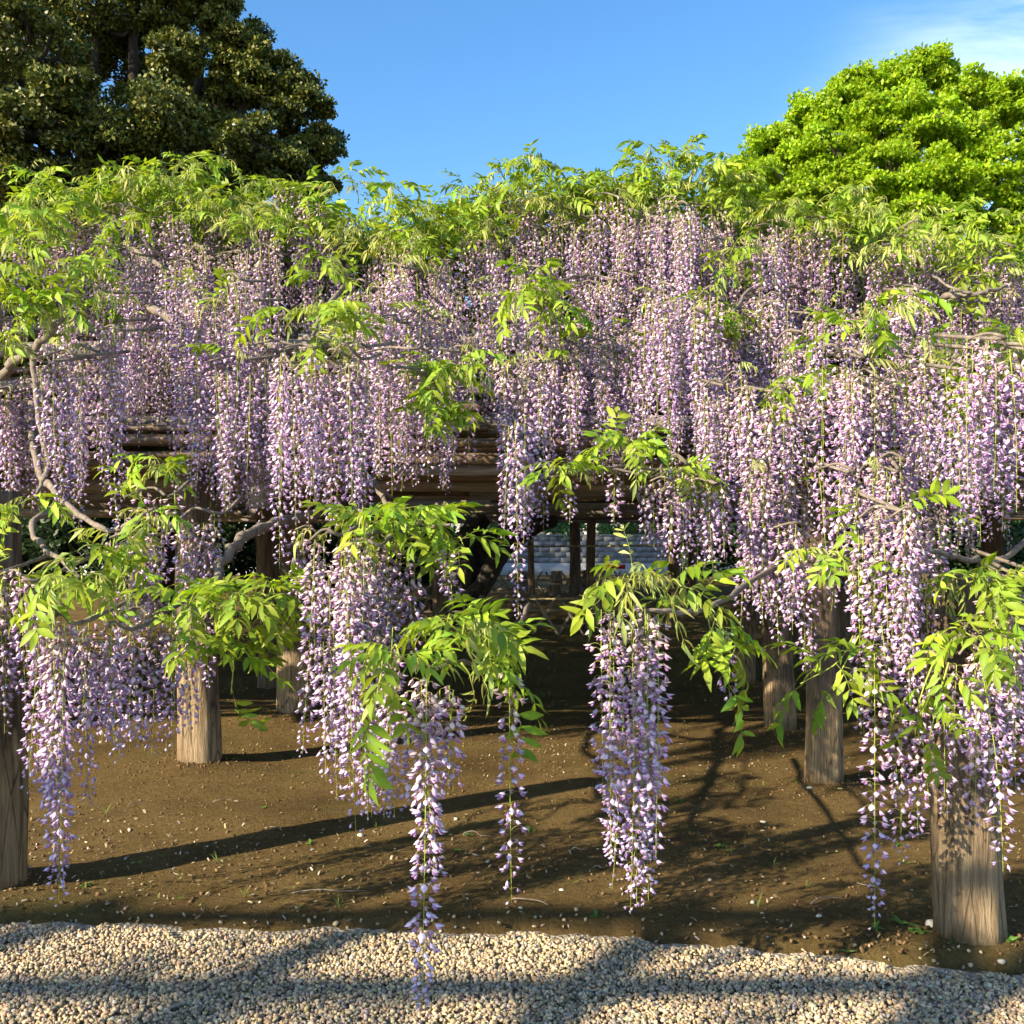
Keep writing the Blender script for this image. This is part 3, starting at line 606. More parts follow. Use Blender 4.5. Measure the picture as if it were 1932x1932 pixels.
# ------------------------------------------------------------------ wisteria vines
rv = random.Random(17); nv = np.random.default_rng(17)
def quat_from_dir(d, roll=0.0):
    d = Vector(d).normalized(); up = Vector((0, 0, 1)) if abs(d.z) < .93 else Vector((0, -1, 0))
    y = up.cross(d).normalized(); z = d.cross(y); q = Matrix((d, y, z)).transposed().to_quaternion()
    return q@Quaternion((1, 0, 0), roll)
class Vine:
    def __init__(s, loc, label):
        s.o = empty('wisteria_vine', loc); s.b = np.array(loc, float); tag(s.o, label, 'wisteria', 'wisteria vines on the trellis'); s.nr = s.nl = 0
    def branch(s, pts, r0, r1, name='branch', n=None, rough=.25, sides=8):
        pts = [np.asarray(p, float) for p in pts]; n = n or max(8, len(pts)*6)
        pa = smooth_path(pts, n); pa[1:-1] += nv.normal(0, r0*.25, (n-2, 3))
        V, Q, T = tube(pa-s.b, np.linspace(r0, r1, n)*(1+.12*np.sin(np.arange(n)*1.9)), sides, True, rough, 4, rv.uniform(0, 50))
        mb = MB(); mb.add(V, Q, T); ob(name, mb.mesh(name, True), M['vinewood'], s.o)
    def raceme(s, top, length, hero=False, dens=None):
        s.nr += 1; top = np.asarray(top)-s.b; rot = (rv.gauss(0, .035), rv.gauss(0, .035), rv.uniform(0, 6.28))
        if hero:
            sd = int(rv.uniform(0, 9999)); fl, rng = raceme_flowers(length, sd, dens or 1.0); cur = raceme_curve(length, sd)
            st = ob('raceme', stalk_mesh(length, cur), M['stalk'], s.o, top, (0, 0, rot[2]))
            for q_, (sg, ph, sc, t_, k, tl) in enumerate(fl):
                q = min(3, int((t_+rng.normal(0, .06))*3.6+.35)) if t_ > .05 else 0
                ob('blossom', blossom_mesh(k, max(0, q)), M['petal'], st, cur(sg), (0, tl, ph), sc)
            return
        l_ = min(LENS, key=lambda q: abs(q-length)+rv.uniform(0, .03)); me, sk = rv.choice(BANK[l_])
        f = min(1.25, max(.75, length/l_))
        wd = rv.uniform(.72, .95) if s.b[1] > 4.5 else rv.uniform(.78, .98)
        o = ob('raceme', me, M['petal'], s.o, top, rot, (wd, wd, f)); ob('stalk', sk, M['stalk'], o)
    def leaf(s, pos, d, young, sc=1.0):
        s.nl += 1; ob('leaf', rv.choice(LEAFY if young else LEAFM), M['leaf'], s.o, np.asarray(pos)-s.b, quat_from_dir(d, rv.gauss(0, .4)), sc*rv.uniform(.8, 1.15))
    def shoot(s, pts, nleaf, young=.3, sc=1.0, r=.004):
        pts = [np.asarray(p, float) for p in pts]; n = 8; pa = smooth_path(pts, n)
        V, Q, T = tube(pa-s.b, np.linspace(r, r*.4, n), 5, True); mb = MB(); mb.add(V, Q, T)
        ob('twig', mb.mesh('twig', True), M['stalk'] if r < .0045 else M['vinewood'], s.o)
        for i in range(nleaf):
            t_ = (i+.6)/nleaf*(n-1); k = min(n-2, int(t_)); p = pa[k]+(pa[k+1]-pa[k])*(t_-k); tn = pa[k+1]-pa[k]; tn /= np.linalg.norm(tn)+1e-9
            side = np.cross(tn, [0, 0, 1]); side = side/(np.linalg.norm(side)+1e-6)
            d = tn*rv.uniform(.1, .7)+side*(1 if i % 2 else -1)*rv.uniform(.5, 1.1)+np.array([0, -.25, rv.uniform(-.35, .45)])+nv.normal(0, .25, 3)
            if i == nleaf-1: d = tn+nv.normal(0, .2, 3)
            s.leaf(p, d, rv.random() < young, sc)
    def clump(s, vx, vy, rx, ry, d, nleaf, young=.3, sc=1.0, up=.25):
        near = d < 4.4; nleaf = max(3, round(nleaf*(.55 if near else .8))); sc *= .88 if near else .92; c = P(vx, vy, d); k = max(1, round(nleaf/4)); a, b = max(.05, rx/F_V*d-.09), max(.035, ry/F_V*d-.06); up = min(up, .1)
        for i in range(k):
            st = c+np.array([rv.uniform(-.75, .75)*a, rv.uniform(-.15, .25), rv.uniform(-.8, .3)*b])
            dr = np.array([rv.uniform(-1, 1)*a*.6+.3*(st[0]-c[0]), rv.uniform(-.28, .12), rv.uniform(-.4, .9)*b*.9+up*.1])
            s.shoot([st, st+dr*.5+np.array([0, 0, .03]), st+dr], max(2, round(nleaf/k)), young, sc)
    def racemes(s, x0, x1, yt0, yt1, yb0, yb1, d0, d1, n, links=True):
        """racemes whose tops fall in the picture band yt0..yt1 and tips in yb0..yb1, hung in fives from small twigs"""
        k = max(1, round(n/5)); left = n
        for i in range(k):
            m_ = left//(k-i); left -= m_
            d = rv.uniform(d0, d1); xc = x0+(x1-x0)*(i+.5+rv.uniform(-.35, .35))/k; yt = rv.uniform(yt0, yt1)
            c = P(xc, yt, d); sp = max((x1-x0)/k/F_V*d*1.2, .10)
            tw = [c+np.array([-sp*.55, rv.uniform(-.08, .08), rv.uniform(-.02, .02)]), c+np.array([0, rv.uniform(-.06, .06), .03]), c+np.array([sp*.55, rv.uniform(-.08, .08), rv.uniform(-.02, .02)])]
            if links: tw = tw+[tw[-1]+np.array([.1*rv.uniform(-1, 1), .35, .08])]
            pa = smooth_path(tw, 12); V, Q, T = tube(pa-s.b, np.linspace(.004, .008, 12), 5, True, .2); mb = MB(); mb.add(V, Q, T); ob('twig', mb.mesh('twig', True), M['vinewood'], s.o)
            for j in range(m_):
                t_ = (j+rv.uniform(.1, .9))/m_; p = pa[min(11, int(t_*(8 if links else 11)))]+np.array([rv.uniform(-.025, .025), rv.uniform(-.05, .05), rv.uniform(-.10, .01)])
                yb = rv.uniform(yb0, yb1); zb = CAM_H-(yb-HY)/F_V*p[1]; L_ = p[2]-zb
                if d0 > 4.3 and rv.random() < .4: L_ += rv.uniform(.0, .24)*(.4 if yb0 > 830 else 1)
                if L_ > .16: s.raceme(p, min(L_, 1.4))
            for j in range(2 if d0 > 4.3 else 1):
                if rv.random() < .38: s.leaf(pa[rv.randint(0, 8)]+np.array([0, -.02, .01]), (rv.uniform(-1, 1), rv.uniform(-1, -.1), rv.uniform(-.1, .7)), rv.random() < .6, .8)
VN = []
def V_(vx, vy, d, label): v = Vine(P(vx, vy, d), label); VN.append(v); return v

# A: low clump beside the left near post
A = V_(200, 1060, 4.6, 'wisteria clump with full racemes drooping beside the post whose shadow crosses the soil')
A.branch([P(60, 760, 5.9), P(70, 880, 5.2), P(110, 940, 4.6), P(60, 1000, 4.0), P(150, 1090, 3.5)], .022, .008)
A.branch([P(110, 940, 4.6), P(200, 1000, 4.0), P(290, 960, 3.9)], .014, .006)
A.branch([P(150, 1090, 3.5), P(110, 1150, 3.25), P(60, 1150, 3.3)], .008, .005)
A.clump(285, 890, 90, 34, 4.2, 22, .35); A.clump(25, 960, 45, 45, 3.7, 12, .2); A.clump(150, 1095, 95, 48, 3.4, 34, .5); A.clump(270, 985, 70, 45, 3.8, 16, .25); A.clump(25, 1100, 40, 50, 3.5, 10, .2); A.clump(220, 1040, 90, 40, 3.6, 16, .3)
A.racemes(-300, -60, 1040, 1140, 1250, 1400, 3.3, 3.9, 14); A.clump(-180, 1060, 110, 40, 3.6, 18, .3); A.racemes(-190, -40, 1150, 1220, 1450, 1620, 3.3, 3.75, 18); A.racemes(-20, 60, 1060, 1140, 1260, 1400, 3.4, 3.7, 7); A.racemes(55, 150, 1165, 1195, 1440, 1600, 3.15, 3.3, 8)
A.raceme(P(100, 1175, 3.2), .90, True, 1.1); A.raceme(P(122, 1180, 3.18), .84)
A.racemes(150, 240, 1170, 1200, 1380, 1450, 3.3, 3.5, 10); A.racemes(240, 330, 1150, 1200, 1360, 1450, 3.4, 3.6, 9); A.racemes(190, 385, 930, 1020, 1120, 1250, 3.8, 4.2, 16)
# B: leafy spray without much blossom
B = V_(440, 1120, 3.9, 'wisteria spray of broad glossy leaves reaching out in front of two post feet')
B.branch([P(640, 960, 6.0), P(530, 985, 5.0), P(450, 1020, 4.4), P(415, 1075, 4.0), P(400, 1130, 3.7)], .03, .014); B.branch([P(620, 1150, 4.4), P(520, 1160, 4.0), P(430, 1150, 3.7)], .012, .006)
B.clump(430, 1130, 110, 45, 3.6, 34, .15); B.clump(520, 1110, 55, 45, 3.7, 14, .25); B.clump(340, 1160, 60, 40, 3.5, 12, .1); B.clump(420, 1210, 80, 35, 3.55, 12, .1)
B.shoot([P(425, 1190, 3.55), P(440, 1240, 3.5), P(436, 1310, 3.5)], 5, 0); B.racemes(345, 395, 1170, 1190, 1290, 1330, 4.3, 4.6, 3); B.racemes(560, 590, 990, 1010, 1130, 1170, 4.6, 4.9, 3)
# C: upper left mound
C_ = V_(300, 470, 6.6, 'high wisteria mound packed with blossom in front of the dark evergreen tree')
C_.branch([P(190, 560, 6.4), P(260, 570, 6.0), P(330, 610, 5.7), P(345, 640, 5.6)], .035, .014); C_.branch([P(250, 470, 6.4), P(330, 510, 6.1), P(420, 480, 6.0)], .018, .008); C_.branch([P(650, 500, 7.0), P(600, 490, 6.7), P(540, 440, 6.5), P(520, 380, 6.5)], .03, .01); C_.branch([P(600, 490, 6.7), P(640, 460, 6.6), P(660, 400, 6.5)], .015, .006)
for a in [(330, 335, 200, 26, 6.7, 60, .35), (210, 345, 80, 25, 6.7, 24, .3), (420, 400, 120, 40, 6.2, 34, .45), (60, 425, 75, 38, 5.8, 30, .25), (540, 350, 90, 25, 6.6, 22, .4), (230, 430, 70, 30, 6.0, 14, .5), (500, 440, 80, 35, 6.0, 16, .3), (120, 380, 60, 20, 6.4, 14, .3), (160, 470, 60, 30, 5.7, 10, .3)]: C_.clump(*a)
C_.racemes(110, 540, 380, 480, 560, 660, 6.1, 6.8, 46); C_.racemes(220, 520, 470, 560, 680, 830, 5.5, 6.4, 46); C_.racemes(350, 440, 500, 620, 820, 990, 4.9, 5.3, 16); C_.racemes(440, 525, 560, 680, 860, 985, 5.0, 5.4, 14); C_.racemes(345, 530, 560, 680, 880, 990, 4.7, 5.1, 13); C_.racemes(535, 600, 345, 380, 480, 560, 6.4, 6.7, 7); C_.racemes(190, 340, 620, 700, 760, 840, 6.0, 6.6, 22)
# C2: left edge
D2 = V_(60, 560, 5.2, 'wisteria clump over the trellis corner with pale hanging young leaves and a bent bare branch')
D2.branch([P(-60, 760, 5.6), P(10, 700, 5.0), P(60, 660, 4.7), P(120, 600, 4.6)], .03, .012); D2.branch([P(60, 660, 4.7), P(75, 800, 4.6), P(90, 880, 4.5), P(70, 930, 4.4)], .014, .008)
for a in [(100, 500, 110, 38, 4.8, 34, .45), (70, 580, 95, 38, 4.6, 30, .35), (180, 560, 50, 30, 4.8, 10, .4), (10, 530, 40, 60, 4.6, 14, .3), (30, 640, 60, 25, 4.5, 10, .4)]: D2.clump(*a)
D2.racemes(70, 215, 620, 690, 840, 1020, 4.4, 4.9, 18); D2.racemes(-30, 80, 640, 740, 860, 1000, 5.2, 5.9, 20); D2.racemes(100, 230, 540, 620, 720, 860, 5.0, 5.4, 16)
# D: centre left
D = V_(620, 600, 5.2, 'wisteria clump of broad full racemes below a leafy tuft at a gap of sky')
D.branch([P(650, 540, 6.6), P(610, 590, 5.0), P(590, 640, 4.3)], .02, .008); D.branch([P(900, 700, 5.6), P(850, 740, 4.9), P(790, 700, 4.5), P(730, 690, 4.4)], .012, .005); D.branch([P(740, 940, 5.0), P(690, 910, 4.8), P(660, 950, 4.6)], .01, .006)
for a in [(590, 600, 105, 38, 4.3, 40, .4), (620, 650, 80, 25, 4.2, 14, .6), (600, 530, 60, 30, 5.0, 12, .3), (770, 400, 95, 38, 6.3, 44, .35), (740, 460, 100, 40, 5.9, 34, .4), (860, 710, 75, 38, 4.6, 22, .15), (780, 690, 80, 18, 4.5, 12, .1), (830, 780, 75, 35, 4.5, 14, .15), (660, 370, 50, 25, 6.6, 14, .3)]: D.clump(*a)
D.racemes(525, 695, 645, 690, 900, 1090, 3.95, 4.35, 28); D.racemes(670, 880, 480, 560, 680, 830, 5.4, 6.2, 42); D.racemes(680, 870, 580, 680, 780, 920, 4.9, 5.5, 28)
# E: front centre left
E = V_(760, 980, 4.2, 'low wisteria clump of crowded racemes between leafy sprays in front of the black slanting trunk')
E.branch([P(700, 900, 5.8), P(730, 960, 4.5), P(720, 1000, 3.7), P(650, 1010, 3.5)], .016, .007); E.branch([P(730, 960, 4.5), P(800, 990, 3.7), P(850, 990, 3.6)], .01, .005)
for a in [(700, 985, 65, 38, 3.6, 22, .35), (800, 985, 75, 38, 3.6, 26, .15), (845, 1030, 40, 30, 3.5, 8, .1), (680, 1020, 50, 20, 3.5, 8, .5)]: E.clump(*a)
E.racemes(600, 700, 1000, 1050, 1330, 1480, 3.35, 3.6, 13); E.racemes(690, 785, 1010, 1060, 1200, 1360, 3.4, 3.7, 11)
E.racemes(600, 700, 1180, 1230, 1480, 1560, 3.25, 3.4, 7); E.raceme(P(655, 1120, 3.3), .82); E.raceme(P(741, 1190, 3.25), .62); E.raceme(P(735, 1280, 3.3), .42); E.raceme(P(848, 1040, 3.5), .18); E.raceme(P(840, 1030, 3.6), .2)
# F: the front centre clump with the longest raceme
Fv = V_(830, 1190, 3.3, 'wisteria spray whose single long raceme hangs down over the gravel path')
Fv.branch([P(1000, 1140, 5.6), P(940, 1240, 3.7), P(860, 1250, 3.1), P(800, 1265, 2.95)], .013, .006)
for a in [(830, 1190, 80, 28, 2.98, 18, .12), (765, 1235, 65, 36, 2.95, 14, .2), (880, 1180, 60, 28, 3.05, 12, .3), (815, 1260, 50, 25, 2.95, 8, .7), (920, 1190, 45, 30, 3.1, 10, .4)]: Fv.clump(*a)
Fv.shoot([P(720, 1270, 2.95), P(712, 1310, 2.92), P(705, 1345, 2.9)], 3, 0); Fv.shoot([P(930, 1200, 3.1), P(955, 1240, 3.08), P(968, 1330, 3.05)], 6, 0); Fv.shoot([P(870, 1250, 3.0), P(885, 1270, 3.0), P(890, 1290, 3.0)], 2, .8)
Fv.raceme(P(805, 1285, 2.9), .96, True, 1.25); Fv.raceme(P(962, 1270, 3.05), .70, True, .9)
Fv.raceme(P(795, 1290, 2.93), .62); Fv.raceme(P(783, 1310, 2.96), .36); Fv.raceme(P(848, 1300, 2.97), .32); Fv.raceme(P(855, 1310, 2.93), .27); Fv.raceme(P(830, 1310, 3.0), .4)
# G: centre top
G = V_(1080, 480, 6.6, 'wisteria mound at the top centre with leafy shoots standing up against the blue sky')
G.branch([P(880, 430, 6.8), P(900, 400, 6.6), P(960, 380, 6.5)], .014, .006); G.branch([P(1200, 560, 6.6), P(1100, 520, 6.2), P(990, 560, 5.3)], .016, .006); G.branch([P(1200, 470, 6.8), P(1150, 380, 6.7), P(1240, 310, 6.7)], .02, .006)
for a in [(1110, 345, 150, 28, 6.8, 48, .35), (980, 315, 65, 28, 6.8, 18, .35), (1260, 300, 80, 28, 6.8, 30, .35), (990, 555, 85, 40, 5.2, 30, .15), (1060, 590, 50, 20, 5.2, 8, .3), (930, 440, 50, 40, 6.2, 12, .25), (1180, 340, 90, 25, 6.7, 18, .3), (1030, 400, 80, 20, 6.5, 12, .4), (880, 370, 40, 20, 6.8, 8, .3)]: G.clump(*a)
G.racemes(890, 1240, 370, 470, 560, 680, 6.1, 6.8, 44); G.racemes(880, 1240, 490, 600, 700, 840, 5.3, 6.2, 46); G.racemes(940, 1210, 600, 700, 760, 860, 5.3, 5.7, 34); G.racemes(1010, 1220, 610, 720, 830, 930, 4.9, 5.4, 17); G.racemes(690, 860, 640, 720, 860, 950, 4.7, 5.1, 12); G.racemes(915, 960, 340, 370, 420, 480, 6.5, 6.8, 4)
G.racemes(950, 1010, 660, 760, 960, 1020, 4.5, 4.9, 9); G.raceme(P(972, 800, 4.3), .84); G.raceme(P(990, 790, 4.35), .55); G.raceme(P(960, 810, 4.35), .5)
# H: horizontal leaf branch
H = V_(1200, 880, 4.6, 'leafy wisteria branch stretching out level with the dark bamboo roof poles')
H.branch([P(1380, 850, 5.6), P(1290, 900, 4.8), P(1220, 945, 4.5), P(1190, 920, 4.4)], .016, .008); H.branch([P(1290, 900, 4.8), P(1180, 880, 4.4), P(1040, 900, 4.2)], .008, .004)
for a in [(1190, 860, 75, 38, 4.3, 28, .1), (1080, 890, 70, 25, 4.2, 16, .1), (1280, 900, 60, 30, 4.4, 14, .2)]: H.clump(*a)
H.racemes(1080, 1200, 880, 910, 950, 990, 4.6, 4.9, 5); H.racemes(1225, 1360, 850, 930, 1020, 1100, 4.2, 4.6, 18)
# I: centre right
Iv = V_(1380, 520, 6.2, 'wisteria clump whose tall curtain of racemes falls in steps left of the slender lit post')
Iv.branch([P(1500, 560, 6.6), P(1430, 540, 6.0), P(1380, 590, 5.3)], .016, .007); Iv.branch([P(1560, 790, 6.0), P(1535, 790, 5.2), P(1530, 830, 5.0), P(1545, 850, 5.0)], .03, .016); Iv.branch([P(1560, 560, 6.6), P(1490, 540, 6.2), P(1470, 560, 6.0)], .015, .006)
for a in [(1400, 350, 70, 28, 6.7, 22, .35), (1390, 480, 60, 40, 5.9, 18, .35), (1390, 590, 65, 25, 5.2, 16, .25), (1490, 735, 60, 35, 4.7, 16, .35), (1480, 400, 60, 35, 6.5, 22, .35), (1330, 330, 40, 25, 6.8, 10, .3), (1330, 570, 50, 25, 5.4, 8, .3)]: Iv.clump(*a)
Iv.racemes(1225, 1345, 370, 470, 620, 760, 5.9, 6.5, 24); Iv.racemes(1225, 1345, 520, 650, 780, 900, 5.0, 5.5, 22); Iv.racemes(1330, 1550, 400, 500, 600, 720, 5.8, 6.6, 26); Iv.racemes(1340, 1540, 560, 660, 780, 920, 5.0, 5.7, 34); Iv.racemes(1330, 1510, 690, 800, 930, 1080, 4.3, 5.0, 23); Iv.racemes(1395, 1510, 860, 960, 1120, 1200, 4.1, 4.5, 18); Iv.racemes(1440, 1505, 960, 1040, 1180, 1290, 4.0, 4.3, 7)
# J: hanging front bunch
J = V_(1230, 1110, 3.5, 'dense hanging bunch of racemes on a thin branch before the block wall opening')
J.branch([P(1560, 1030, 5.0), P(1450, 1080, 4.2), P(1340, 1145, 3.4), P(1270, 1155, 3.15), P(1200, 1150, 3.1)], .013, .006)
for a in [(1205, 1105, 55, 26, 3.1, 22, .75), (1260, 1120, 40, 24, 3.15, 8, .5), (1320, 1150, 45, 25, 3.3, 7, .3)]: J.clump(*a)
J.shoot([P(1330, 1150, 3.3), P(1360, 1180, 3.25), P(1385, 1230, 3.25)], 5, 0); J.shoot([P(1330, 1200, 3.3), P(1345, 1240, 3.28), P(1380, 1300, 3.25)], 4, 0); J.shoot([P(1200, 1100, 3.1), P(1195, 1080, 3.08), P(1192, 1062, 3.08)], 2, 1)
for k, (x, yb) in enumerate([(1136, 1520), (1152, 1620), (1170, 1680), (1190, 1730), (1207, 1720), (1224, 1670), (1238, 1600)]):
    for q in range(2 if k % 2 else 1): J.raceme(P(x+rv.uniform(-8, 8), 1150+rv.uniform(-8, 25), 3.1+rv.uniform(-.07, .07)), min(1.0, (yb-1150+rv.uniform(-90, 30)*(q))/F_V*3.1), k in (3, 5) and q == 0, 1.0)
J.raceme(P(1222, 1165, 3.05), .80); J.raceme(P(1370, 1190, 3.35), .26)
# K: right clump in front of the slender post
K = V_(1650, 620, 5.0, 'wisteria clump with long racemes trailing down in front of the slender lit post')
K.branch([P(1640, 560, 6.4), P(1640, 610, 5.0), P(1650, 650, 4.1)], .016, .008); K.branch([P(1760, 990, 5.4), P(1720, 1130, 4.2), P(1690, 1180, 3.7)], .022, .010); K.branch([P(1690, 1000, 4.4), P(1600, 1040, 3.8), P(1540, 1060, 3.7)], .008, .004)
for a in [(1650, 610, 85, 34, 4.1, 30, .5), (1720, 660, 50, 20, 4.2, 8, .5), (1550, 1060, 50, 60, 3.75, 11, .35), (1600, 1085, 55, 45, 3.7, 8, .2), (1580, 1000, 40, 25, 3.8, 4, .1)]: K.clump(*a)
K.shoot([P(1610, 1200, 3.6), P(1580, 1250, 3.55), P(1510, 1290, 3.5)], 5, 0); K.shoot([P(1630, 1180, 3.6), P(1600, 1240, 3.55), P(1570, 1300, 3.5)], 4, 0)
K.racemes(1555, 1735, 655, 720, 880, 1070, 3.9, 4.3, 28); K.racemes(1570, 1705, 840, 930, 1020, 1180, 3.6, 3.9, 14); K.racemes(1630, 1712, 960, 1050, 1240, 1440, 3.35, 3.55, 11)
K.raceme(P(1650, 1240, 3.45), .93, True, .9); K.raceme(P(1664, 1180, 3.5), .62)
# L: top right
Lv = V_(1760, 480, 6.2, 'high wisteria mound of pale drooping leaves below the bright green tree')
Lv.branch([P(1780, 560, 5.6), P(1840, 555, 5.4), P(1900, 540, 5.5)], .018, .008); Lv.branch([P(1840, 555, 5.4), P(1800, 545, 5.4), P(1760, 520, 5.6)], .01, .005); Lv.branch([P(1960, 700, 5.8), P(1880, 650, 5.0), P(1780, 630, 4.6)], .022, .008)
for a in [(1700, 470, 120, 48, 5.9, 52, .5), (1830, 450, 100, 45, 6.0, 46, .45), (1620, 420, 90, 35, 6.4, 34, .5), (1900, 440, 40, 50, 6.0, 16, .4), (1570, 380, 70, 25, 6.6, 18, .5), (1750, 410, 80, 25, 6.2, 18, .4), (1880, 670, 60, 55, 4.4, 30, .2), (1800, 700, 40, 25, 4.4, 8, .2), (1760, 750, 45, 25, 4.5, 8, .5), (1540, 440, 60, 30, 6.3, 14, .5), (1850, 520, 70, 25, 5.6, 12, .4)]: Lv.clump(*a)
Lv.racemes(1500, 1950, 420, 520, 580, 680, 5.9, 6.7, 44); Lv.racemes(1540, 1950, 520, 610, 680, 800, 5.2, 6.1, 40); Lv.racemes(1790, 1960, 640, 720, 880, 1030, 3.35, 3.7, 24); Lv.racemes(1700, 1900, 640, 780, 860, 960, 5.0, 5.6, 34); Lv.racemes(1720, 1880, 760, 860, 960, 1060, 5.6, 6.2, 24)
# Mv: right low
Mv = V_(1830, 1120, 3.9, 'wisteria clump drooping in front of the thick pale leaning post')
Mv.branch([P(1960, 1000, 5.2), P(1880, 1060, 4.2), P(1800, 1050, 3.7), P(1750, 1040, 3.6)], .016, .007); Mv.branch([P(1880, 1060, 4.2), P(1830, 1180, 3.5), P(1720, 1250, 3.4)], .01, .005)
for a in [(1830, 1105, 75, 40, 3.5, 28, .45), (1900, 1090, 45, 40, 3.5, 14, .2), (1800, 1195, 70, 35, 3.4, 15, .15), (1870, 1180, 50, 30, 3.4, 8, .3)]: Mv.clump(*a)
Mv.shoot([P(1770, 1230, 3.35), P(1745, 1290, 3.3), P(1730, 1340, 3.3)], 3, 0, .85); Mv.shoot([P(1790, 1250, 3.3), P(1770, 1320, 3.28), P(1752, 1400, 3.25)], 4, 0, .85)
Mv.racemes(1720, 1760, 1280, 1320, 1500, 1640, 3.35, 3.5, 4); Mv.racemes(1820, 1905, 1200, 1250, 1400, 1520, 3.2, 3.4, 10); Mv.raceme(P(1852, 1260, 3.2), .64); Mv.raceme(P(1840, 1270, 3.25), .5); Mv.racemes(1890, 1965, 1060, 1120, 1330, 1500, 3.3, 3.6, 14); Mv.raceme(P(1918, 1160, 3.3), .68)
Mv.racemes(1700, 1800, 1170, 1230, 1260, 1330, 3.5, 3.8, 7); Mv.racemes(1710, 1780, 980, 1080, 1160, 1230, 3.9, 4.3, 8)

# the vine goes on along the trellis on both sides of the view
Sr = V_(2150, 560, 5.5, 'wisteria vine continuing along the trellis past the thick pale leaning post')
Sr.branch([P(1980, 700, 5.6), P(2120, 620, 5.4), P(2300, 600, 5.6)], .02, .01); Sr.branch([P(2050, 420, 6.6), P(2250, 440, 6.4), P(2480, 430, 6.5)], .02, .01)
for a in [(2060, 430, 110, 40, 6.4, 40, .4), (2280, 430, 120, 40, 6.4, 40, .4), (2100, 560, 90, 35, 5.4, 20, .3), (2330, 600, 90, 35, 5.4, 20, .3), (2080, 700, 70, 30, 4.5, 14, .3), (2500, 450, 90, 40, 6.4, 24, .4)]: Sr.clump(*a)
Sr.racemes(1960, 2600, 430, 520, 620, 760, 5.9, 6.6, 60); Sr.racemes(1960, 2500, 560, 650, 780, 930, 5.0, 5.7, 50); Sr.racemes(1980, 2250, 680, 780, 960, 1080, 4.2, 4.7, 26)
Sl = V_(-250, 560, 5.6, 'wisteria vine continuing along the trellis past the near post with the long shadow')
Sl.branch([P(-60, 700, 5.6), P(-200, 640, 5.5), P(-420, 600, 5.6)], .02, .01); Sl.branch([P(-40, 450, 6.6), P(-250, 440, 6.4), P(-520, 430, 6.5)], .02, .01)
for a in [(-120, 430, 110, 40, 6.4, 40, .4), (-340, 430, 120, 40, 6.4, 40, .4), (-140, 560, 90, 35, 5.4, 20, .3), (-380, 600, 90, 35, 5.4, 20, .3), (-560, 450, 90, 40, 6.4, 24, .4)]: Sl.clump(*a)
Sl.racemes(-640, -20, 430, 520, 620, 760, 5.9, 6.6, 60); Sl.racemes(-560, -20, 560, 650, 780, 930, 5.1, 5.8, 50)
# leafy crown on top of the whole trellis: uncountable mass behind the front clumps, keeps the space below in shade
def leaf_mass(name, n, pos, size, cols, rng, elong=3.0, tilt=1.0):
    Rm = rot_mats(n, rng, tilt); T = np.array([(0, 0, 0), (.5, .5, .06), (1, 0, -.05), (.5, -.5, .06)])*np.array([1, 1/elong*1.3, 1])
    V = np.einsum('nij,nvj->nvi', Rm, T[None]*size[:, None, None])+pos[:, None, :]
    F = (np.array([(0, 1, 2, 3)])[None]+(np.arange(n)*4)[:, None, None]).reshape(-1, 4)
    return mesh_np(name, V.reshape(-1, 3), F, np.repeat(cols, 4, 0))
rc = np.random.default_rng(31); n = 150000
SKY_X = np.array([-200, 0, 120, 300, 500, 640, 700, 850, 930, 1100, 1250, 1340, 1430, 1540, 1700, 1930, 2150]); SKY_Y = np.array([420, 395, 325, 325, 340, 385, 385, 370, 320, 330, 290, 325, 355, 385, 405, 440, 440])
x = rc.uniform(-8.5, 8.5, n); y = np.where(rc.random(n) < .3, rc.uniform(6.75, 8.2, n), 7.5+rc.random(n)**1.1*20.5); vx = CX+x/7.0*F_V
top = CAM_H-(np.interp(vx, SKY_X, SKY_Y+22)-HY)/F_V*7.0+.06*np.sin(x*9)+.05*np.sin(x*23+y*3); top = np.where(y > 8.2, np.minimum(top, 2.75), top)
z = np.maximum(2.12, top-rc.random(n)**1.2*(top-2.1)); ok = ~((vx > 618) & (vx < 672) & (z > 2.95) & (z < 3.3) & (y < 7.4))
pos = np.stack([x, y, z], -1)[ok]; n = len(pos)
cols = np.where(rc.random((n, 1)) < .28, np.array([[.28, .20, .30]]), np.array([[.10, .17, .025]]))*rc.uniform(.6, 1.2, (n, 1))  # leaf tones darkened to paint in the shade behind the hanging racemes
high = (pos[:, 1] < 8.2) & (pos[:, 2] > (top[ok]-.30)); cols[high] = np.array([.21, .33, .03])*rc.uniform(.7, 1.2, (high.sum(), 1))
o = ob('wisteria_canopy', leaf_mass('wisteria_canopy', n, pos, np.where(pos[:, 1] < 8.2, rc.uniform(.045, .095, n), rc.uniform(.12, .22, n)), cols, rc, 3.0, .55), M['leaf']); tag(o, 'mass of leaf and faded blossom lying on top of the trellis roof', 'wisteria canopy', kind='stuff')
n = 26000; pos = np.stack([rc.uniform(-8.5, 8.5, n), rc.uniform(6.45, 9.2, n), rc.uniform(2.12, 2.5, n)], -1); pos[:, 2] += np.clip(pos[:, 1]-6.5, 0, .6)*.5*rc.random(n)  # added leaf layer: blocks sun leaking through the roof, dark backing for sky gaps
q_ = np.stack([rc.uniform(-8.5, 8.5, 42000), rc.uniform(7.3, 8.6, 42000), np.zeros(42000)], -1); tq = CAM_H-(np.interp(CX+q_[:, 0]/q_[:, 1]*F_V, SKY_X, SKY_Y+55)-HY)/F_V*q_[:, 1]
q_[:, 2] = 2.3+rc.random(42000)*(tq-2.3); pos = np.concatenate([pos, q_]); n = len(pos)
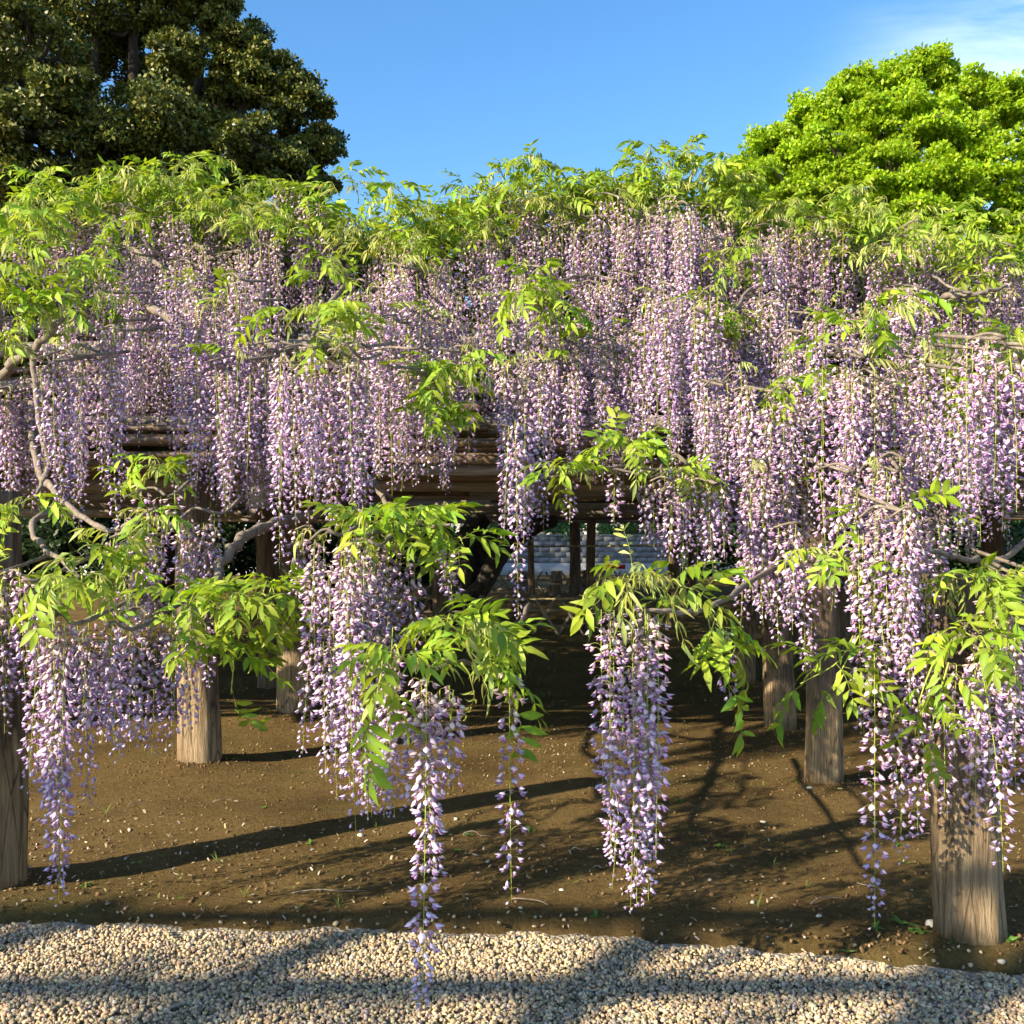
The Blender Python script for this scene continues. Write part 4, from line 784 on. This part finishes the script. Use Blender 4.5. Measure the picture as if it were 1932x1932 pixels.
o = ob('shade_leaves', leaf_mass('shade_leaves', n, pos, rc.uniform(.10, .2, n), np.array([[.09, .14, .025]])*rc.uniform(.6, 1.2, (n, 1)), rc, 3.0, .5), M['leaf']); tag(o, 'added layer of dark leaves closing light gaps over the front roof poles', 'shade leaves', kind='stuff')
# leafy crest along the top of the mounds
for x_ in np.arange(-20, 1960, 42):
    v_ = C_ if x_ < 560 else D if x_ < 860 else G if x_ < 1320 else Iv if x_ < 1520 else Lv
    sy = np.interp(x_, SKY_X, SKY_Y)
    v_.racemes(x_-30, x_+30, sy+55, sy+120, sy+230, sy+300, 6.55, 6.95, 5)
    for q in range(2): v_.clump(x_+rv.uniform(-15, 15), sy+30+q*26+rv.uniform(-8, 10), 60, 34, 6.75-.15*q, 11, .45)

# ------------------------------------------------------------------ old trunk
ot = empty('old_wisteria_trunk', P(850, 1185, 16.5)*np.array([1, 1, 0])); b0 = np.array(ot.location); tag(ot, 'massive black slanting wisteria trunk behind the lattice fence', 'tree trunk')
def limb(parent, base, pts, r, name, mat, sides=14, rough=.4, n=26):
    pa = smooth_path(pts, n)-base; V, Q, T = tube(pa, np.interp(np.linspace(0, 1, n), np.linspace(0, 1, len(r)), r), sides, True, rough, 3, random.uniform(0, 40)); mb = MB(); mb.add(V, Q, T); return ob(name, mb.mesh(name, True), mat, parent)
limb(ot, b0, [P(800, 1190, 16.5), P(850, 1130, 16.6), P(900, 1075, 16.7), P(960, 1010, 16.8), P(1040, 968, 17)], [.42, .36, .30, .26, .2], 'trunk', M['oldtrunk'])
limb(ot, b0, [P(860, 1150, 16.2), P(880, 1090, 16.2), P(870, 1030, 16.4), P(910, 975, 16.6)], [.2, .18, .16, .14], 'limb', M['oldtrunk'])
limb(ot, b0, [P(840, 1150, 16.0), P(905, 1110, 16.0), P(945, 1040, 16.2), P(985, 975, 16.4)], [.16, .14, .14, .12], 'limb', M['oldtrunk'])

# ------------------------------------------------------------------ lattice bamboo fences, ropes, stools
def lattice(label, pts, h, step, r):
    fo = empty('lattice_fence', (pts[0][0], pts[0][1], 0)); tag(fo, label, 'fence'); b = np.array([pts[0][0], pts[0][1], 0])
    pl = pole_mesh(h*1.22, r, step*9, True); rl = {}
    for (x0, y0), (x1, y1) in zip(pts[:-1], pts[1:]):
        L_ = math.hypot(x1-x0, y1-y0); az = math.atan2(y1-y0, x1-x0); n = max(2, round(L_/step))
        for i in range(n):
            for s in (-1, 1):
                t_ = (i+.5)/n; c = np.array([x0+(x1-x0)*t_, y0+(y1-y0)*t_-s*.02, h*.5])-b
                rotq = Quaternion((0, 0, 1), az)@Quaternion((0, 1, 0), s*R(58)); ob('bamboo_pole', pl, M['bamboo_grey'], fo, c, rotq)
        for z in (h*.30, h*.68):
            me = pole_mesh(L_, r*.9, L_+z, True); ob('rail', me, M['bamboo_grey'], fo, np.array([(x0+x1)/2, (y0+y1)/2, z])-b, (0, 0, az))
        for t_ in np.arange(0, 1.01, 1/max(1, round(L_/1.8))):
            ob('fence_post', FPM, M['darkpost'], fo, np.array([x0+(x1-x0)*t_, y0+(y1-y0)*t_+.06, 0])-b)
M['bamboo_grey'] = woody('grey_bamboo', [(0.3, (0.10, 0.08, 0.06)), (0.5, (0.20, 0.17, 0.13)), (0.75, (0.28, 0.25, 0.20))], (1, 8, 8), 2.5, (3, 40, 40), 0.25, 0.004, rough=0.6)
FPM = post_mesh(.10, .62, 0, 0, 99.0)
lattice('low crossed bamboo lattice fence in front of the black trunk', [(-3.4, 14.6), (1.05, 15.2), (1.9, 19.5)], .60, .36, .024)
lattice('low crossed bamboo lattice fence farther off near the log stools', [(-1.6, 25.6), (3.6, 25.9)], .56, .40, .022)
def rope(label, pts):
    pa = smooth_path(pts, 40); mb = MB()
    for ph in (0, math.pi):
        tt = np.linspace(0, 1, 160); c = np.array([[np.interp(t_*39, range(40), pa[:, q]) for q in range(3)] for t_ in tt]); a = tt*160+ph
        c = c+np.stack([0*a, np.cos(a)*.009, np.sin(a)*.009], -1); V, Q, T = tube(c, .010, 5, True); mb.add(V, Q, T)
    o = ob('straw_rope', mb.mesh('straw_rope', True), M['rope']); tag(o, label, 'rope')
rope('twisted straw rope strung between posts at the height of the block wall', [P(640, 1024, 17.5), P(900, 1031, 17.3), P(1170, 1030, 17.5), P(1300, 1026, 17.6)])
rope('thin straw rope stretched just above the lattice fence top', [P(560, 1122, 14.3), P(900, 1131, 14.5), P(1200, 1128, 14.9)])
def stool(vx, d, w_, h, seed, label):
    c = np.array([(vx-CX)/F_V*d, d, 0.02]); o = empty('log_stool', c); tag(o, label, 'stool', 'log stools')
    V, Q, T = tube(np.array([(0, 0, z) for z in np.linspace(-.05, h, 8)]), np.linspace(w_/2*1.08, w_/2, 8), 16, True, .15, 3, seed); mb = MB(); mb.add(V, Q, T); ob('log', mb.mesh('log', False), M['darkpost'], o)
    V, Q, T = tube(np.array([(0, 0, h-.004), (0, 0, h+.012)]), w_/2*.93, 16, True); mb = MB(); mb.add(V, Q, T); ob('seat', mb.mesh('seat'), M['endgrain'], o)
stool(1050, 29, .30, .46, 1, 'log stool with a pale sawn top in front of the concrete footing'); stool(1048, 24.6, .26, .30, 2, 'short log stool beyond the far lattice fence rail')
stool(1103, 30, .28, .44, 3, 'log stool beside the foot of the stout far post'); stool(1130, 31, .30, .46, 4, 'log stool standing next to the red table'); stool(985, 30, .34, .42, 5, 'log stool half hidden by a slim far post')

# ------------------------------------------------------------------ block wall, shrubs, house, table
WY = 38.0; wl_ = empty('block_wall', (0, WY, 0)); tag(wl_, 'grey concrete block wall closing the far side of the garden', 'wall')
mb = MB(); mb.box((-22, -.14, -.2), (22, .16, .46)); ob('footing', mb.mesh('footing'), M['footing'], wl_)
mb = MB(); mb.box((-21.9, -.0965, .44), (21.9, .085, 1.45)); ob('mortar_core', mb.mesh('mortar_core'), M['mortar'], wl_)
mb = MB(); mb.box((-.195, -.10, -.095), (.195, .10, .095)); blk = mb.mesh('block'); mb = MB(); mb.box((-20.5, -.10, 0), (-.0, .10, .19)); 
mass = MB()
for c_ in range(5):
    for k in range(-50, 51):
        x = k*.40+(.2 if c_ % 2 else 0); z = .56+c_*.2
        if -1.9 < x < 6.2: ob('block', blk, M['block'], wl_, (x, random.uniform(-.004, .004), z))
        else: mass.box((x-.195, -.10, z-.095), (x+.195, .10, z+.095))
o = ob('block_courses', mass.mesh('block_courses'), M['block'], wl_); o['kind'] = 'stuff'
mb = MB(); mb.box((-20.2, -.13, 1.462), (20.4, .13, 1.52)); ob('coping', mb.mesh('coping'), M['block'], wl_)
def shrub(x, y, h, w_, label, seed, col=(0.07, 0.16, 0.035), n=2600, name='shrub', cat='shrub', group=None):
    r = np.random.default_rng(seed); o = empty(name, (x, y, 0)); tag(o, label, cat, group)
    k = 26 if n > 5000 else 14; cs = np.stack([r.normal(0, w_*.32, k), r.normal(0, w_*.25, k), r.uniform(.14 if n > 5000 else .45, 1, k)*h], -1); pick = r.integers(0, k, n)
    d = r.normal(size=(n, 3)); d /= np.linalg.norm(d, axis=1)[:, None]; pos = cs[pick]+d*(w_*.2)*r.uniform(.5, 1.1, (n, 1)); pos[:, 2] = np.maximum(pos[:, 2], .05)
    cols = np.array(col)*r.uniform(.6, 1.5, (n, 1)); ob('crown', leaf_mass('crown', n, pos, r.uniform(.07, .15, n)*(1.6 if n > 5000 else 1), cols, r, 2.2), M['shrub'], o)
    mb = MB()
    for c in cs[:7]: V, Q, T = tube(smooth_path([(0, 0, 0), (c[0]*.4, c[1]*.4, c[2]*.5), c], 7), np.linspace(.04, .01, 7), 5); mb.add(V, Q, T)
    ob('trunk', mb.mesh('trunk', True), M['treebark'], o)
shrub(2.0, 39.2, 2.2, 1.8, 'leafy shrub above the block wall beside the slim far post', 1); shrub(3.9, 39.4, 2.15, 1.7, 'leafy shrub above the block wall by the house window', 2, (0.09, 0.19, 0.03)); shrub(5.6, 39.2, 2.3, 1.7, 'yellowish leafy shrub above the wall in front of the dark window', 3, (0.12, 0.20, 0.03)); shrub(.2, 39.4, 2.1, 1.7, 'leafy shrub above the block wall hidden by hanging racemes', 4)
for i, (x, y, h, w_) in enumerate([(-2.9, 31, 2.4, 3.0), (-5.0, 29.5, 2.5, 3.2), (-7.2, 28.5, 2.6, 3.2), (-9.6, 28, 2.6, 3.4), (-12, 27, 2.6, 3.4), (-14.5, 26.5, 2.6, 3.4), (7.4, 32, 2.4, 3.0), (9.4, 31, 2.6, 3.2), (11.6, 30, 2.6, 3.2), (13.8, 29, 2.6, 3.2), (16, 28, 2.6, 3.2)]):  # shrubs added as dark fill for the shade where the pale wall showed
    shrub(x, y, h, w_, 'added dark evergreen shrub filling in for shade behind the trellis posts', 20+i, (0.03, 0.06, 0.018), 8000, 'shade_fill_shrub', 'shrub', 'added dark shrubs behind the trellis')
hs_ = empty('house', (4, 46, 0)); tag(hs_, 'pale grey panelled house beyond the block wall', 'house')
mb = MB(); mb.box((-9, 0, 0), (9, 6, 5.2)); ob('wall', mb.mesh('wall'), M['siding'], hs_)
mb = MB(); mb.box((-.20, -.02, -2.6), (.20, .0, 2.55)); pn = mb.mesh('siding_panel')
for k in range(44): ob('siding_panel', pn, M['siding'], hs_, (-8.78+k*.408, -.003, 2.62))
for x, w_, z0, z1 in [(1.75, 1.5, 1.2, 2.75), (-2.2, 1.0, 1.7, 2.5), (5.5, 1.6, 1.2, 2.7), (-5.5, 1.6, 1.2, 2.7)]:
    mb = MB(); mb.box((x-w_/2-.06, -.07, z0-.06), (x+w_/2+.06, -.025, z1+.06)); wf = ob('window', mb.mesh('window'), M['frame'], hs_)
    mb = MB(); mb.box((x-w_/2, -.078, z0), (x-.03, -.071, z1)); ob('pane', mb.mesh('pane'), M['glass'], wf); mb = MB(); mb.box((x+.03, -.078, z0), (x+w_/2, -.071, z1)); ob('pane', mb.mesh('pane'), M['glass'], wf)
mb = MB(); mb.add([(-9.5, -.6, 5.21), (9.5, -.6, 5.21), (9.5, 6.6, 5.21), (-9.5, 6.6, 5.21), (-9.5, 3, 7.2), (9.5, 3, 7.2)], [(0, 1, 5, 4), (2, 3, 4, 5), (0, 3, 2, 1)], [(0, 4, 3), (1, 2, 5)]); ob('roof', mb.mesh('roof'), M['roof'], hs_)
# folding red drinks table and bench
tb = empty('folding_table', (((1150-CX)/F_V*30), 30, 0.02)); tag(tb, 'red folding table with steel tube legs by the log stools', 'table')
mb = MB(); mb.box((-.42, -.30, .60), (.42, .30, .625)); ob('table_top', mb.mesh('table_top'), M['whitepaint'], tb)
mb = MB(); mb.box((-.43, -.315, .50), (.43, -.303, .635)); ap = ob('apron', mb.mesh('apron'), M['redpaint'], tb); ap['label'] = 'red painted apron with a white script mark'
V, Q, T = tube(smooth_path([(-.34, -.321, .56), (-.28, -.321, .59), (-.26, -.321, .55), (-.2, -.321, .575), (-.17, -.321, .555), (-.12, -.321, .58), (-.08, -.321, .55), (-.02, -.321, .575), (.05, -.321, .56)], 50), .006, 4); mb = MB(); mb.add(V, Q, T); ob('script_mark', mb.mesh('script_mark'), M['whitepaint'], ap)
for sx in (-1, 1):
    for sy in (-1, 1):
        V, Q, T = tube(np.array([(sx*.40, sy*.26, 0), (sx*.02, sy*.26, .60)]), .014, 8); mb = MB(); mb.add(V, Q, T); ob('leg', mb.mesh('leg', True), M['blacksteel'], tb)
V, Q, T = tube(smooth_path([(-.1, .1, .625), (-.1, .1, .70), (.3, .1, .70), (.3, .1, .625)], 20), .012, 8); mb = MB(); mb.add(V, Q, T); ob('handle', mb.mesh('handle', True), M['steel'], tb)

# ------------------------------------------------------------------ trees behind
def tree(name, label, base, lobes, trunk_r, leafmat, barkmat, pal, size, subs, per, seed, limbs_from, flat=.75, cr=.32, top_bias=.35, gapf=None):
    r = np.random.default_rng(seed); o = empty(name, base); tag(o, label, 'tree'); b = np.array(base, float); P_, Cc = [], []
    tips = []
    for c, rad in lobes:
        c = np.asarray(c)
        for k in range(subs):
            d = r.normal(size=3); d /= np.linalg.norm(d); d[2] = d[2]*flat+top_bias*r.random(); sc_ = c+d*rad*r.uniform(.55, 1.0); sr = rad*cr*r.uniform(.75, 1.3)
            n = int(per*r.uniform(.7, 1.3)); q = r.normal(size=(n, 3)); q /= np.linalg.norm(q, axis=1)[:, None]; q[:, 2] = np.where(q[:, 2] < -.35, q[:, 2]*.4, q[:, 2])
            pp = sc_+q*sr*(r.random((n, 1))**.45)*np.array([1.15, 1.15, .8]); P_.append(pp)
            tone = r.uniform(.82, 1.15); cc = np.array(pal)[r.choice(len(pal), n)]*tone*r.uniform(.75, 1.25, (n, 1)); Cc.append(cc)
            if k % 3 == 0: tips.append((c, sc_))
    pos = np.concatenate(P_)-b; cols = np.concatenate(Cc); n = len(pos)
    ob('crown', leaf_mass('crown', n, pos, size*r.uniform(.7, 1.25, n), cols, r, 2.0), leafmat, o)
    limb(o, b, [b+np.array([0, 0, -.3]), b+np.array([.15, 0, limbs_from*.5]), b+np.array([0, .1, limbs_from])], [trunk_r*1.25, trunk_r, trunk_r*.8], 'trunk', barkmat)
    tp = b+np.array([0, .1, limbs_from])
    for c, rad in lobes:
        mid = tp*.5+np.asarray(c)*.5+np.array([r.normal(0, .3), r.normal(0, .3), -.1*rad]); limb(o, b, [tp-np.array([0, 0, .3]), mid, np.asarray(c)+np.array([0, 0, rad*.2])], [trunk_r*.5, trunk_r*.3, trunk_r*.12], 'limb', barkmat, 8, .2, 14)
    mb = MB()
    for c, s_ in tips: V, Q, T = tube(smooth_path([c-b, (c+s_)/2-b+r.normal(0, .1, 3), s_-b], 6), np.linspace(.06, .015, 6), 5, False); mb.add(V, Q)
    ob('twigs', mb.mesh('twigs', True), barkmat, o)['kind'] = 'stuff'
dT = 17.0
def LB(vx, vy, rv_, d): return (P(vx, vy, d), rv_/F_V*d)
lob = [LB(40, 110, 110, dT-1), LB(-120, 160, 150, dT), LB(180, 30, 110, dT), LB(300, 40, 85, dT+.5), LB(-60, 0, 130, dT), LB(120, 190, 60, dT-2), LB(60, 260, 95, dT-2), LB(180, 290, 85, dT-1.5), LB(300, 245, 85, dT-1.5), LB(330, 330, 80, dT-1), LB(440, 85, 62, dT+.5), LB(500, 150, 68, dT+.5), LB(560, 215, 62, dT+.6), LB(598, 280, 50, dT+.8), LB(590, 350, 50, dT+1), LB(480, 280, 60, dT-.3), LB(530, 330, 60, dT), LB(420, 200, 45, dT+1.5), LB(40, 360, 100, dT-1.5), LB(180, 390, 90, dT-1), LB(420, 380, 80, dT), LB(-120, 330, 140, dT), LB(330, 120, 55, dT-.5), LB(560, 420, 70, dT+1), LB(250, -60, 110, dT), LB(390, 10, 55, dT+.3), LB(250, 130, 70, dT+1.2), LB(400, 270, 75, dT+.5), LB(110, 60, 90, dT+1), LB(440, 180, 60, dT+.8), LB(350, 190, 55, dT+1.5), LB(250, 230, 70, dT), LB(140, 130, 60, dT+1.4)]
tree('evergreen_tree', 'huge dark evergreen tree with small glossy leaves behind the trellis', (-6.3, 18.0, 0), lob, .42, M['evergreen'], M['treebark'], [(.055, .082, .013), (.085, .105, .016), (.04, .062, .012), (.16, .16, .028), (.12, .132, .02)], .075, 27, 290, 41, 5.6, cr=.33)
dC = 24.0
lob = [LB(1400, 345, 45, dC), LB(1465, 300, 58, dC), LB(1545, 235, 58, dC), LB(1610, 180, 52, dC), LB(1690, 160, 55, dC), LB(1755, 140, 48, dC), LB(1815, 185, 55, dC), LB(1890, 210, 60, dC), LB(1580, 300, 65, dC-1.2), LB(1660, 250, 62, dC-1), LB(1740, 240, 68, dC-1.3), LB(1820, 280, 65, dC-1), LB(1680, 340, 66, dC-1.6), LB(1770, 340, 60, dC-1.6), LB(1880, 330, 66, dC-1.3), LB(1480, 360, 55, dC-.7), LB(1550, 365, 50, dC-1), LB(1640, 420, 55, dC-1), LB(1720, 410, 55, dC-1.8), LB(1800, 410, 55, dC-1.4), LB(1920, 420, 60, dC-1), LB(1990, 260, 80, dC), LB(2010, 380, 80, dC-.5), LB(1400, 420, 50, dC), LB(1500, 430, 60, dC)]
tree('camphor_tree', 'bright yellow-green broad-leaved tree with billowing crown behind the trellis', (9.6, 24.5, 0), lob, .34, M['camphor'], M['palebark'], [(.26, .43, .015), (.31, .47, .02), (.20, .37, .015), (.36, .49, .025), (.30, .46, .02)], .105, 28, 250, 43, 6.0, cr=.36)
# red-brown old leaves sprinkled are part of the camphor crown; a second, lower tree stands beyond
lob = [LB(1590, 395, 45, 27), LB(1530, 410, 45, 27), LB(1870, 440, 50, 27), LB(1930, 470, 50, 27)]
tree('young_tree', 'low dark green tree seen in the gap under the bright crown', (8.0, 28.5, 0), lob, .16, M['evergreen'], M['treebark'], [(.06, .13, .03), (.08, .16, .035)], .13, 16, 130, 47, 4.2)

r_ = np.random.default_rng(77); lob = [(np.array([-15+r_.normal(0, 2.2), 26+r_.normal(0, 2.0), z_]), 2.0) for z_ in np.linspace(6, 15, 14)]  # added tree, mostly out of view, that shades the far block wall
tree('evergreen_tree', 'second tall evergreen tree added behind the huge dark one to shade the wall', (-15, 26, 0), lob, .4, M['evergreen'], M['treebark'], [(.05, .07, .013), (.07, .085, .016)], .2, 20, 110, 49, 5.0, cr=.45)
# ------------------------------------------------------------------ second trellis across the path: its bare poles throw the stripes on the gravel and blossoms
t2 = empty('pole_trellis', (-5, 0, 0)); tag(t2, 'bamboo pole trellis with sparse vine leaves across the gravel path', 'trellis'); B2 = np.array([-5, 0, 0.])
hh = 4.6; kx, ky = 1.963*.81, 1.963*.585
def gpole(pts, r, name='bamboo_pole'):
    V, Q, T = tube(smooth_path(pts, 14)-B2, r, 8, True, .1, 2, random.uniform(0, 9)); mb = MB(); mb.add(V, Q, T); ob(name, mb.mesh(name, True), M['bamboo'], t2)
def over(x, y, z=hh): return np.array([x-kx*z, y-ky*z, z])      # the spot above which a shadow falls at ground point x, y
gpole([over(-5, 4.02), over(0, 4.0), over(2.5, 3.96)], .055); gpole([over(-5, 3.40), over(0, 3.38), over(2.5, 3.42)], .065); gpole([over(-5, 2.95, 4.5), over(0, 3.0, 4.5), over(2.5, 3.0, 4.5)], .05)
gpole([over(-1.9, 1.6, 4.75), over(-.95, 3.3, 4.75), over(-.45, 4.05, 4.75)], .075); gpole([over(-.7, 1.6, 4.75), over(.15, 3.2, 4.75), over(.75, 4.1, 4.75)], .085); gpole([over(.6, 1.6, 4.75), over(1.4, 3.3, 4.75), over(2.0, 4.2, 4.75)], .09); gpole([over(-3, 1.6, 4.75), over(-2.2, 3.2, 4.75), over(-1.6, 4.1, 4.75)], .08)
for x, y in ((-4.8, 4.0), (2.4, 3.96), (-1.2, 2.98), (-4.8, 2.97)):
    q = over(x, y, 4.5); gpole([q*np.array([1, 1, 0])-np.array([0, 0, .3]), q*np.array([1, 1, .5]), q+np.array([0, 0, .2])], .08, 'post')

rl = random.Random(91)
for k in range(150):
    x, y = rl.uniform(-3.2, 2.4), rl.choice((2.6, 2.98, 3.4, 4.0, 3.2))+rl.gauss(0, .1); q = over(x, y, 4.6+rl.uniform(-.05, .08))-B2
    ob('leaf', rl.choice(LEAFM), M['leaf'], t2, q, quat_from_dir((rl.uniform(-1, 1), rl.uniform(-1, 1), rl.uniform(-.3, .4)), rl.uniform(-1, 1)), rl.uniform(.9, 1.4))
